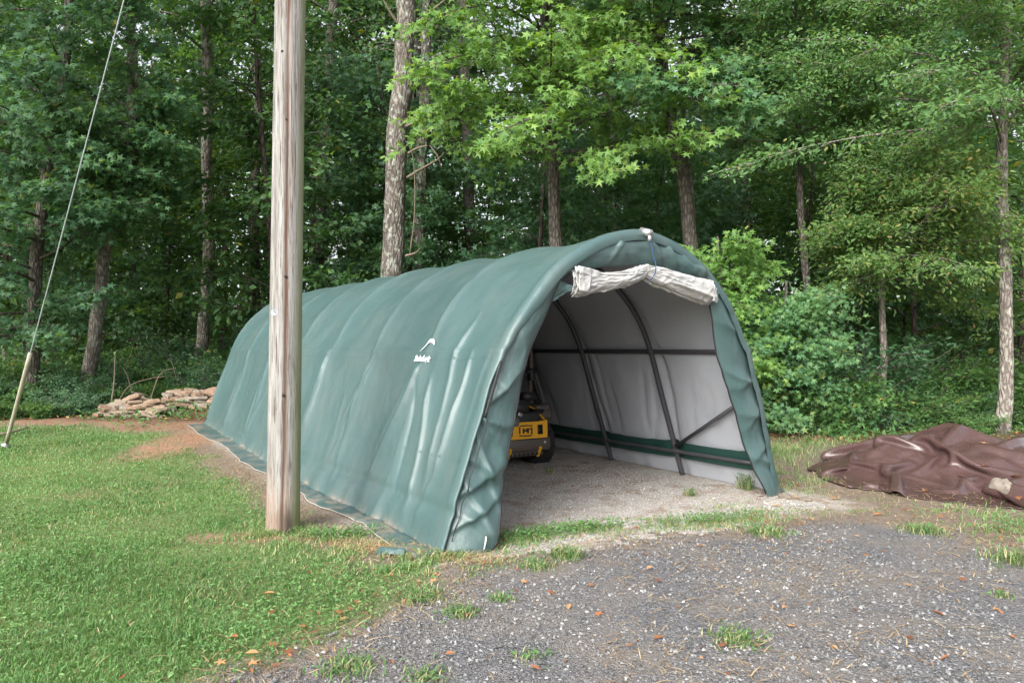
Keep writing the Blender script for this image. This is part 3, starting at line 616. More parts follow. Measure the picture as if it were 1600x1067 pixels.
# printed name and arch on the left side
tc = bpy.data.curves.new('lettering', 'FONT'); tc.body = 'ShelterLogic'; tc.size = 1; tc.shear = .28; tc.offset = .022; tc.resolution_u = 3
to = bpy.data.objects.new('lettering', tc); C.objects.link(to)
me = bpy.data.meshes.new_from_object(to.evaluated_get(bpy.context.evaluated_depsgraph_get())); bpy.data.objects.remove(to)
bm = bmesh.new(); bm.from_mesh(me); bmesh.ops.triangulate(bm, faces=bm.faces)
tv = np.array([v.co[:2] for v in bm.verts]); bm.verts.index_update(); tfc = np.array([[v.index for v in f.verts] for f in bm.faces]); bm.free()
ext = np.ptp(tv[:, 0]); tx = (tv[:, 0] - tv[:, 0].min()) / ext
def on_wall(tx, h):                            # tx 0..1 from rear to front, h height above the lettering's foot
    u = 1.41 - .30 * tx; z = 1.375 + h; tq = np.interp(z, PD[:401, 1], PT[:401]); return skin(u, tq, .013) - ORI
mb = MB(); mb.add(on_wall(tx, tv[:, 1] * .075), tfc)
tb = np.linspace(-.28, .28, 1)                 # widen the strokes: a second and third print a hair apart
mb.add(on_wall(tx + .008, tv[:, 1] * .075) , tfc)
k = np.linspace(0, 1, 40); ax = .25 + .70 * k; ah = .085 + .085 * np.sin(np.pi * np.clip(k * .72, 0, 1)) ** 1.1; tk = .030 * np.sin(np.pi * np.clip(k, 0, 1) ** 1.8) ** .6 + .003
Q = np.stack([on_wall(ax + .0 * tk, ah), on_wall(ax - tk * .9 * (1 - k) , ah - tk * .0 + tk)], 1); mb.grid(Q, 0.0)
mb.build('printed_logo', M['print'], shelter, sm=False)

# ------------------------------------------------------------------ mower inside
def mower():
    o = thing('riding_mower', 'yellow and dark grey zero turn mower parked inside the shelter, rear end outward', 'mower')
    Y_ = plain('yellow_paint', (.85, .42, .02), .4, var=.1); G_ = plain('brown_grey_paint', (.11, .09, .078), .5); E_ = plain('engine_black', (.03, .03, .032), .45)
    T_ = plain('tyre_rubber', (.022, .022, .023), .8, var=.3, scale=30); S_ = M['steel']; B_ = M['black']; D_ = plain('seat_vinyl', (.03, .03, .032), .5)
    def tyre(x, y, r, wd, name, tread=20):
        mb = MB(); pr = [(-.5, .58), (-.5, .86), (-.44, .96), (-.3, 1.0), (.3, 1.0), (.44, .96), (.5, .86), (.5, .58)]; n = tread * 4; th = np.linspace(0, 2 * np.pi, n + 1)
        q = []
        for (a, b_) in pr:
            lug = 1 - .035 * ((np.arange(n + 1) + (3 if a > 0 else 0)) % 4 < 2) * (b_ > .9); q.append(np.stack([np.full(n + 1, x + a * wd), y + r * b_ * lug * np.cos(th), r + r * b_ * lug * np.sin(th)], -1))
        mb.grid(np.stack(q), 0.0)
        for g in range(-3, 4):                        # tread blocks
            for k in range(tread * 2):
                a = 2 * np.pi * (k + (g % 2) * .5) / (tread * 2); c_ = Vector((x + g * wd * .115, y + r * 1.0 * math.cos(a), r + r * 1.0 * math.sin(a))); mb.box(c_, (wd * .09, r * .10, r * .06), Matrix.Rotation(a - math.pi / 2, 3, 'X'))
        w_ = mb.build(name, T_, o, False)
        mb = MB(); mb.tube([(x - wd * .42, y, r), (x - wd * .2, y, r), (x + wd * .2, y, r), (x + wd * .42, y, r)], [r * .60, r * .5, r * .5, r * .60], 24); mb.build('rim', Y_, w_)
    for sx in (-1, 1): tyre(sx * .44, .42, .285, .27, 'wheel')
    for sx in (-1, 1): tyre(sx * .38, 1.75, .15, .14, 'caster_wheel', 12)
    mb = MB()
    for sx in (-1, 1): mb.box((sx * .24, .85, .36), (.07, 1.5, .08), None, .008)
    mb.box((0, .42, .33), (.55, .5, .22), None, .02); mb.box((0, 1.75, .40), (.84, .07, .07), None, .008)
    for sx in (-1, 1): mb.box((sx * .38, 1.75, .33), (.05, .06, .16), None, .006)
    mb.build('chassis', G_, o)
    mb = MB(); mb.box((0, 1.2, .19), (1.35, .62, .13), None, .03, 2); mb.box((.78, 1.25, .17), (.3, .4, .03), Matrix.Rotation(.35, 3, 'Y'), .006); mb.build('mowing_deck', Y_, o)
    # rear engine guard: yellow plate with an emblem and two windows cut through it
    yb, z0, z1 = .0, .395, .60; mb = MB()
    for (xa, xb, za, zb) in [(-.33, .33, z1 - .04, z1), (-.33, .33, z0, z0 + .045), (-.33, -.26, z0, z1), (-.18, .18, z0, z1), (.26, .33, z0, z1)]:
        zz0, zz1 = (za, zb) if za == z1 - .04 or zb == z0 + .045 else (z0 + .045, z1 - .04)
        mb.box(((xa + xb) / 2, yb, (zz0 + zz1) / 2), (xb - xa, .014, zz1 - zz0))
    for sx in (-1, 1):
        mb.box((sx * .326, .15, .56), (.016, .29, .075), Matrix.Rotation(-.12, 3, 'X'), .004); mb.box((sx * .22, .05, .24), (.04, .10, .14), Matrix.Rotation(.5, 3, 'X'), .004)
        mb.tube([(sx * .31, .01, .59), (sx * .30, .2, .72), (sx * .28, .34, .76)], .014, 8)
    guard = mb.build('engine_guard', Y_, o, False)
    mb = MB()
    for (x, z, sx, sz) in [(-.03, .495, .022, .062), (.035, .495, .022, .062), (.0025, .495, .06, .02), (-.085, .505, .016, .085), (-.02, .557, .115, .014), (.092, .487, .016, .085), (.025, .432, .115, .014), (-.065, .437, .05, .013), (.072, .552, .05, .013), (.045, .515, .085, .012)]:
        mb.box((x, yb - .011, z), (sx, .006, sz), Matrix.Rotation(.0, 3, 'Y'))
    mb.build('emblem', B_, guard, False)
    mb = MB(); 
    for x in (-.22, .22): mb.box((x, yb + .03, .495), (.12, .012, .11))
    mb.build('window_mesh', E_, guard)
    mb = MB(); mb.box((0, .02, .315), (.76, .05, .15), None, .012); mb.box((0, .05, .205), (.58, .05, .06), None, .01); bum = mb.build('bumper', G_, o)
    for x in (-.29, .29):
        mb = MB(); mb.tube([(x, -.02, .335), (x, .005, .335)], .022, 14); mb.build('reflector', S_, bum)
    mb = MB()
    for k in range(7): mb.box((-.2 + k * .065, .022, .205), (.035, .02, .028))
    mb.build('grille_slot', B_, bum)
    # engine
    mb = MB(); mb.box((0, .26, .58), (.50, .42, .26), None, .03, 2); mb.tube([(0, .26, .70), (0, .26, .84)], [.20, .19], 24); mb.tube([(0, .26, .84), (0, .26, .87)], [.19, .12], 24)
    for sx in (-1, 1):
        for k in range(6): mb.box((sx * (.22 + k * .02), .2, .66), (.008, .18, .17), Matrix.Rotation(sx * .6, 3, 'Y'))
    eng = mb.build('engine', E_, o)
    mb = MB(); mb.tube([(-.26, .05, .60), (-.10, .05, .60)], [.075, .075], 16); mb.tube([(-.2, .06, .64), (-.22, .05, .72), (-.15, .08, .78)], .02, 8); mb.box((-.30, .06, .62), (.05, .10, .10), None, .01); mb.build('muffler', S_, eng)
    mb = MB(); mb.box((-.05, .04, .69), (.07, .03, .05), Matrix.Rotation(.4, 3, 'Y'), .006); mb.build('bracket', S_, eng)
    mb = MB(); mb.tube([(.06, .16, .90), (.25, .16, .90)], .055, 16); mb.build('air_filter', E_, eng)
    # fenders and tank shoulders
    for sx in (-1, 1):
        mb = MB(); mb.box((sx * .44, .52, .66), (.28, .62, .16), None, .05, 3); mb.box((sx * .42, .30, .735), (.22, .2, .10), None, .03, 2); mb.build('fender', G_, o)
        mb = MB(); mb.tube([(sx * .46, .40, .80), (sx * .46, .40, .835)], .045, 14); mb.build('fuel_cap', B_, o)
    mb = MB(); mb.box((0, .80, .76), (.50, .48, .12), None, .05, 3); mb.box((0, .60, 1.02), (.48, .12, .5), Matrix.Rotation(.15, 3, 'X'), .05, 3); mb.build('seat', D_, o)
    # roll bar with hinge knuckles
    mb = MB(); mb.tube([(-.36, .42, .55), (-.36, .42, 1.0), (-.36, .40, 1.30), (-.34, .39, 1.62), (-.2, .39, 1.72), (.2, .39, 1.72), (.34, .39, 1.62), (.36, .40, 1.30), (.36, .42, 1.0), (.36, .42, .55)], .028, 10); rb = mb.build('roll_bar', G_, o)
    for sx in (-1, 1):
        mb = MB(); mb.box((sx * .36, .40, 1.16), (.08, .10, .16), None, .012); mb.tube([(sx * .36 - .06, .40, 1.2), (sx * .36 + .06, .40, 1.2)], .03, 12); mb.build('hinge', E_, rb)
        mb = MB(); mb.tube([(sx * .30, .95, .60), (sx * .31, .98, .95), (sx * .20, 1.02, 1.08), (sx * .06, 1.02, 1.08)], .016, 8); mb.build('lap_bar', E_, o)
    mb = MB(); mb.box((0, 1.35, .42), (.5, .55, .02), None, .005); mb.build('foot_plate', G_, o)
    return o
mw = mower()
_p = C0 + .56 * E1 + 2.52 * E2; mw.location = (_p[0], _p[1], 0.0); mw.rotation_euler = (0, 0, math.atan2(.565, .825) - .03)

# ------------------------------------------------------------------ utility pole and guy wire
def util_pole():
    b0 = at(442, 828, 5.98); b0[2] = 0; o = thing('utility_pole', 'weathered grey wooden utility pole with a long dark crack', 'pole', tuple(b0))
    n, sd = 220, 72; z = np.linspace(-.1, 10.6, n); th = np.linspace(0, 2 * np.pi, sd, endpoint=False); Zg, Tg = np.meshgrid(z, th, indexing='ij')
    r0 = np.interp(Zg, [-.1, .1, 4, 10.6], [.139, .135, .123, .105]); axx = .014 * Zg
    crk = -1.30 + .05 * np.sin(Zg * 1.1) + .04 * (vnoise(Zg * 2.5, Zg * 0, 3) - .5)
    dth = np.abs((Tg - np.pi * 2 - crk + np.pi) % (2 * np.pi) - np.pi); rr = r0 * (1 - .10 * np.exp(-(dth / .045) ** 2) - .02 * np.exp(-(dth / .2) ** 2))
    rr = rr * (1 + .012 * (fbm(Tg * 9, Zg * .5, 4) - .5) + .05 * (vnoise(Tg * 1.5, Zg * .4, 6) - .5) * .5)
    V = np.stack([axx + rr * np.cos(Tg), rr * np.sin(Tg), Zg], -1).reshape(-1, 3); i = np.arange(n - 1)[:, None] * sd; j = np.arange(sd)[None]; k = (j + 1) % sd
    mb = MB(); mb.add(V, [np.stack([i + j, i + k, i + sd + k, i + sd + j], -1).reshape(-1, 4), ((n - 1) * sd + np.arange(sd))[None]], (.6 * np.exp(-(dth / .17) ** 2) * (.5 + .8 * vnoise(Zg * 3, Tg * 3, 12)) + .6 * np.exp(-(dth / .05) ** 2)).ravel())
    m, t, b = mat('weathered_pole_wood'); v = coords(t, 'Object', (11, 11, .55)); n1 = noise(t, v, 2.2, 8, .7); n2 = noise(t, coords(t, 'Object', (40, 40, 1.2)), 2.0, 5, .7)
    c = ramp(t, n1, [(.30, (.12, .105, .092)), (.48, (.25, .24, .228)), (.68, (.35, .345, .335))]); c = mix(t, c, (.085, .062, .048), ramp(t, n2, [(.545, (0, 0, 0)), (.60, (.9, .9, .9))]))
    fine_ = noise(t, coords(t, 'Object', (130, 130, 3)), 1.5, 4, .7); c = mix(t, c, mix(t, c, (.45, .42, .40), 1.0, 'MULTIPLY'), ramp(t, fine_, [(.5, (0, 0, 0)), (.62, (.8, .8, .8))]))
    c = mix(t, c, (.10, .055, .038), math_(t, 'MULTIPLY', attr(t), 1.0, True))
    sx = nd(t, 'SeparateXYZ'); t.links.new(coords(t), sx.inputs[0]); z_ = sx.outputs[2]
    low = ramp(t, math_(t, 'ADD', z_, math_(t, 'MULTIPLY', n1, .35)), [(.30, (.95, .95, .95)), (.46, (0, 0, 0))]); 
    lowr = ramp(t, math_(t, 'ADD', math_(t, 'MULTIPLY', z_, .5), math_(t, 'MULTIPLY', n1, .55)), [(.30, (.55, .55, .55)), (.55, (0, 0, 0))]); c = mix(t, c, (.27, .165, .10), lowr)
    rot = math_(t, 'MULTIPLY', low, ramp(t, math_(t, 'ADD', math_(t, 'MULTIPLY', sx.outputs[0], 6.0), .25), [(.2, (.15, .15, .15)), (.7, (1, 1, 1))])); c = mix(t, c, (.05, .04, .035), rot)
    alg = ramp(t, math_(t, 'ADD', math_(t, 'MULTIPLY', math_(t, 'SUBTRACT', sx.outputs[0], math_(t, 'MULTIPLY', z_, .014)), 6.0), math_(t, 'MULTIPLY', n1, .3)), [(.70, (0, 0, 0)), (.92, (.75, .75, .75))]); c = mix(t, c, (.25, .26, .13), alg)
    t.links.new(c, b.inputs['Base Color']); b.inputs['Roughness'].default_value = .85; b.inputs['Specular IOR Level'].default_value = .2; bump(t, b, math_(t, 'ADD', n1, n2), .5, .008)
    mb.build('pole_shaft', m, o)
    tg = plain('aluminium_tag', (.26, .30, .35), .5, .2); zt = 1.79; mb = MB(); th = np.linspace(0, 2 * np.pi, 20, endpoint=False); ca = R(-118)
    for dz in (0.0,):
        aa = ca + .30 * np.cos(th); q = np.stack([axx[0, 0] + .025 + .1325 * np.cos(aa), .1325 * np.sin(aa), zt + .026 * np.sin(th)], -1); q2 = np.stack([.025 + .126 * np.cos(aa), .126 * np.sin(aa), zt + .026 * np.sin(th)], -1)
        mb.add(np.vstack([q, q2]), [np.arange(20)[None], np.stack([np.arange(20), (np.arange(20) + 1) % 20, (np.arange(20) + 1) % 20 + 20, np.arange(20) + 20], -1)])
    mb.build('number_tag', tg, o, False)
    hm = plain('knot_hole', (.03, .022, .018), .9)
    for (a, zk, s) in [(-1.75, 3.9, .011), (-1.42, 3.35, .007), (-1.32, 2.08, .012), (-1.36, 1.12, .012)]:
        rz = float(np.interp(zk, [-.1, .1, 4, 10.6], [.139, .135, .123, .105])); c = Vector((.014 * zk + rz * math.cos(a), rz * math.sin(a), zk)); mb = MB()
        mb.tube([c + Vector((math.cos(a), math.sin(a), 0)) * .003, c - Vector((math.cos(a), math.sin(a), 0)) * .01], [s, s], 10); mb.build('knot', hm, o)
    return b0
pb = util_pole()
A_ = at(8, 712, 10.2); A_[2] = float(gz(A_[0], A_[1])); B_ = np.array([pb[0] + .14, pb[1], 9.9])
gw = thing('guy_wire', 'steel guy wire with a yellowed guard, running from the lawn up to the pole', 'guy wire', tuple(A_))
dv = B_ - A_; M['cable'] = plain('galvanised_cable', (.42, .45, .47), .5, .5); M['guard'] = plain('faded_yellow_guard', (.30, .28, .215), .6, var=.25, scale=14)
mb = MB(); k = np.linspace(0, 1, 24)[:, None]; q = dv * k - np.array([0, 0, .12]) * (k * (1 - k)) * 4 * .3; mb.tube(q, .0075, 6); mb.build('cable', M['cable'], gw)
k = np.linspace(.008, .138, 8)[:, None]; mb = MB(); mb.tube(dv * k - np.array([0, 0, .036]) * (k * (1 - k)) * 4, .026, 12, wob=.06); mb.build('guard', M['guard'], gw)
mb = MB(); mb.tube([-.02 * dv, .012 * dv], .02, 8); mb.box((0, 0, .03), (.10, .06, .07), None, .012); mb.build('anchor_rod', M['steel'], gw)

# ------------------------------------------------------------------ brown tarpaulin over a mound
def mound(x, y):
    h = .28 * np.exp(-(((x - 5.1) / .75) ** 2 + ((y - 9.1) / .7) ** 2)) + .30 * np.exp(-(((x - 6.1) / .8) ** 2 + ((y - 8.9) / .85) ** 2)) + .13 * np.exp(-(((x - 4.4) / .45) ** 2 + ((y - 8.65) / .45) ** 2)) + .10 * np.exp(-(((x - 5.5) / .5) ** 2 + ((y - 8.1) / .4) ** 2))
    b = .30 * np.maximum(fbm(x * 2.3, y * 2.3, 215) - .47, 0) * smooth(.03, .15, h); return h + b + gz(x, y) + .012
def tarp_sim(n=132, m=100, excess=1.24, steps=130, its=9):
    a = np.linspace(0, 1, n); Bg = np.linspace(0, 1, m)[None]; kk = np.linspace(0, 1, 8)
    fx = np.array([3.50, 3.62, 4.0, 4.5, 4.9, 5.6, 6.6, 7.6]); fy = np.array([8.45, 7.85, 7.45, 7.0, 6.72, 6.55, 6.8, 7.4])
    bx = np.array([3.85, 4.15, 4.6, 5.1, 5.7, 6.5, 7.3, 7.9]); by = np.array([9.15, 9.5, 9.9, 10.1, 10.2, 10.1, 9.9, 9.5])
    x = np.interp(a, kk, fx)[:, None] * (1 - Bg) + np.interp(a, kk, bx)[:, None] * Bg; y = np.interp(a, kk, fy)[:, None] * (1 - Bg) + np.interp(a, kk, by)[:, None] * Bg
    flat = np.stack([x, y, 0 * x], -1); ag = a[:, None] + 0 * Bg; bg_ = Bg + 0 * ag
    x = x + (fbm(bg_ * 5, ag * 4, 203) - .5) * .25; y = y + (fbm(ag * 6, bg_ * 3, 201) - .5) * .3
    P = np.stack([x, y, mound(x, y) + .04 + .42 * fbm(x * 1.5 + y * .7, y * 1.5 - x * .7, 216, 3) ** 2 + .16 * vnoise(x * 4.2 + y * 2, y * 3.6 - x * 1.5, 217) + .05 * vnoise(x * 9 - y * 4, y * 8 + x * 4, 219)], -1)
    def dist(A, B): return np.linalg.norm(A - B, axis=-1)
    ex = excess + .05 * (fbm(ag * 4, bg_ * 4, 218) - .5)
    sets = []
    def edges(di, dj, k, st):
        for ph in range(2):
            i = np.arange(0, n - di); j = np.arange(max(0, -dj), m - max(0, dj))
            I, J = np.meshgrid(i, j, indexing='ij'); sel = ((I // max(di, 1)) if di else (J // dj)) % 2 == ph
            p = (I * m + J)[sel]; q = ((I + di) * m + J + dj)[sel]; sets.append((p, q, st))
    edges(1, 0, 0, 1.0); edges(0, 1, 0, 1.0); edges(1, 1, 0, .5); edges(1, -1, 0, .5); edges(3, 0, 0, .10); edges(0, 3, 0, .10)
    F_ = flat.reshape(-1, 3); E_ = ex.ravel(); X = P.reshape(-1, 3).copy(); V = np.zeros_like(X)
    sets = [(p, q, dist(F_[p], F_[q]) * .5 * (E_[p] + E_[q]), st) for p, q, st in sets]
    for s in range(steps):
        V[:, 2] -= 9.8 * .012; V *= .975; Q = X + V * .012
        for it in range(its):
            for p, q, L, st in sets:
                d = Q[q] - Q[p]; l = np.sqrt((d * d).sum(1)) + 1e-9
                c = d * (st * .5 * (l - L) / l)[:, None]
                if st < .3: c = c * (l < L)[:, None]
                Q[p] += c; Q[q] -= c
        h = mound(Q[:, 0], Q[:, 1])
        hit = Q[:, 2] < h; Q[hit, 2] = h[hit]
        Q[hit, :2] = X[hit, :2] + (Q[hit, :2] - X[hit, :2]) * .55
        V = (Q - X) / .012; sp = np.linalg.norm(V, axis=1, keepdims=True); V *= np.minimum(1, 2.0 / (sp + 1e-9)); X = Q
    return X.reshape(n, m, 3)
def tarp():
    X_ = tarp_sim(); x, y, z = X_[..., 0], X_[..., 1], X_[..., 2]; z = z + .004 * fbm(x * 16, y * 16, 220, 3)
    mb = MB(); mb.grid(np.stack([x - 4.9, y - 7.5, z], -1), 0.0)
    m, t, b = mat('brown_tarpaulin'); v = coords(t); n1 = noise(t, v, 2.2, 5, .6); c = mix(t, (.056, .031, .029), (.084, .049, .046), n1)
    d = ramp(t, noise(t, v, 5, 6, .7), [(.58, (0, 0, 0)), (.78, (.30, .30, .30))]); c = mix(t, c, (.22, .15, .11), d); t.links.new(c, b.inputs['Base Color'])
    t.links.new(ramp(t, n1, [(.3, (.20, .20, .20)), (.7, (.34, .34, .34))]), b.inputs['Roughness']); bump(t, b, math_(t, 'ADD', noise(t, v, 45, 4), math_(t, 'MULTIPLY', noise(t, v, 9, 4), 2.0)), .25, .01)
    o = mb.build('brown_tarpaulin', m); o.location = (4.9, 7.5, 0); md = o.modifiers.new('fine', 'SUBSURF'); md.levels = md.render_levels = 1; md = o.modifiers.new('thick', 'SOLIDIFY'); md.thickness = .004; md.offset = -1
    tag(o, 'glossy dark brown tarpaulin crumpled over a low mound beside the shelter', 'tarpaulin')
    return x, y, z
TX, TY, TZ = tarp()
def tarp_z(x, y):
    k = np.argmin((TX - x) ** 2 + (TY - y) ** 2); return float(TZ.ravel()[k])

def rock(name, m_, size, seed, parent=None, flat=.5, sub=2):
    bm = bmesh.new(); bmesh.ops.create_icosphere(bm, subdivisions=sub, radius=.5); r = random.Random(seed); o_ = r.uniform(0, 50)
    for v in bm.verts:
        c = v.co; d = .55 + .95 * float(fbm(np.array(c.x * 3.4 + o_), np.array(c.y * 3.4 + c.z * 2.9 + o_), seed)); v.co = Vector((c.x * size[0] * d, c.y * size[1] * d, max(c.z, -.35 * flat - .1) * size[2] * d))
    mb = MB(); mb.bm(bm); return mb.build(name, m_, parent, False)
def slab_mesh(seed):                            # a flat, split fieldstone with broken edges
    r = np.random.default_rng(seed); n = 9; th = np.sort(np.linspace(0, 2 * np.pi, n, endpoint=False) + r.uniform(-.25, .25, n)); rad = r.uniform(.36, .56, n)
    ring = lambda k, z, j: np.stack([rad * k * np.cos(th), rad * k * np.sin(th) * .72, z + r.normal(0, j, n)], -1)
    V = np.vstack([ring(.9, -.5, .04), ring(1.0, -.2, .07), ring(1.0, .2, .08), ring(.88, .5, .06)]); i = np.arange(n); k = (i + 1) % n
    mb = MB(); mb.add(V, [np.concatenate([np.stack([q * n + i, q * n + k, q * n + n + k, q * n + n + i], -1) for q in range(3)]), np.arange(n)[None, ::-1], (3 * n + i)[None]]); return mb
def stone_mat(name, stops):
    m, t, b = mat(name); oi = t.nodes.new('ShaderNodeObjectInfo'); base = ramp(t, oi.outputs['Random'], stops); n = noise(t, coords(t), 5, 6, .65)
    c = mix(t, base, mix(t, base, (.45, .40, .36), 1.0, 'MULTIPLY'), ramp(t, n, [(.42, (0, 0, 0)), (.68, (.9, .9, .9))])); t.links.new(c, b.inputs['Base Color']); b.inputs['Roughness'].default_value = .9; bump(t, b, noise(t, coords(t), 16, 5), .6, .02); return m
M['fieldstone'] = stone_mat('fieldstone', [(0, (.22, .14, .095)), (.35, (.30, .215, .15)), (.7, (.25, .22, .18)), (1, (.36, .27, .19))])
SLABS = [slab_mesh(k).mesh('stone', M['fieldstone'], False) for k in range(9)]
def stone_pile(label, pxs, d, rows, seed):
    r = np.random.default_rng(seed); c = at((pxs[0] + pxs[1]) / 2, HY, d); c[2] = float(gz(c[0], c[1])); o = thing('stone_pile', label, 'stone pile', tuple(c)); W_ = (pxs[1] - pxs[0]) / F * d
    for k, (f0, f1, z) in enumerate(rows):
        for dep in range(2):
            x = f0 * W_ + r.uniform(0, .1)
            while x < f1 * W_ - .1:
                l = r.uniform(.22, .46); s = link('stone', SLABS[r.integers(0, 9)], o); th_ = r.uniform(.05, .085)
                s.location = (x + l * .4 - W_ / 2, -.06 * k * -1 + dep * .30 + r.normal(0, .04) , z + r.uniform(0, .012) + .03); s.scale = (l * 1.1, l * r.uniform(.8, 1.2), th_); s.rotation_euler = (r.normal(0, .15), r.normal(0, .10 if seed != 3 else .16), r.choice([0, math.pi]) + r.normal(0, .35)); x += l * .86
stone_pile('low heap of tan and grey flat fieldstones lying loose under dead branches', (146, 254), 13.3, [(0, 1, .0), (0, 1, .055), (.03, .95, .11), (.10, .86, .165), (.2, .72, .22), (.28, .58, .275)], 3)
stone_pile('neatly layered stack of orange tan fieldstones at the back corner of the shelter', (240, 345), 14.3, [(.1, 1, .0), (.05, 1, .06), (.02, 1, .12), (.05, 1, .18), (.0, 1, .24), (.04, 1, .30)], 9)

grey_stone = plain('pale_limestone', (.18, .155, .125), .9, var=.45, scale=7, bmp=.7)
p_ = (5.0, 7.42); o = rock('rock', grey_stone, (.24, .18, .20), 4, sub=3); o.location = (p_[0], p_[1], tarp_z(*p_) + .05); tag(o, 'fist sized grey beige rock weighing down the brown tarpaulin', 'rock')
for (x, y, s, lb) in [(2.73, 7.25, .17, 'pale flat chunk of rubble on the dirt by the right corner of the shelter'), (2.9, 7.12, .12, 'small whitish broken stone beside the pale flat rubble'), (-1.38, 5.93, .15, 'pinkish half buried stone at the foot of the utility pole'), (-1.70, 6.02, .07, 'tiny white stone touching the utility pole base')]:
    o = rock('rock', grey_stone if 'pink' not in lb else plain('pink_stone', (.27, .18, .145), .9, var=.25), (s, s * .7, s * .42), int(x * 100) + 300); o.location = (x, y, s * .10); o.rotation_euler = (0, 0, x * 3); tag(o, lb, 'rock')
# scrap of the cover left on the straw
mb = MB(); a, b_ = np.meshgrid(np.linspace(0, 1, 20), np.linspace(0, 1, 12), indexing='ij'); mb.grid(np.stack([.20 * a, .09 * b_ + .02 * np.sin(a * 5), .02 + .035 * np.sin(np.pi * b_) + .012 * vnoise(a * 6, b_ * 5, 3)], -1), 0.0)
o = mb.build('tarp_scrap', M['green']); o.location = (-.97, 5.18, 0); o.rotation_euler = (0, 0, .1); tag(o, 'small scrap of green cloth lying in the straw near the shelter corner', 'scrap')

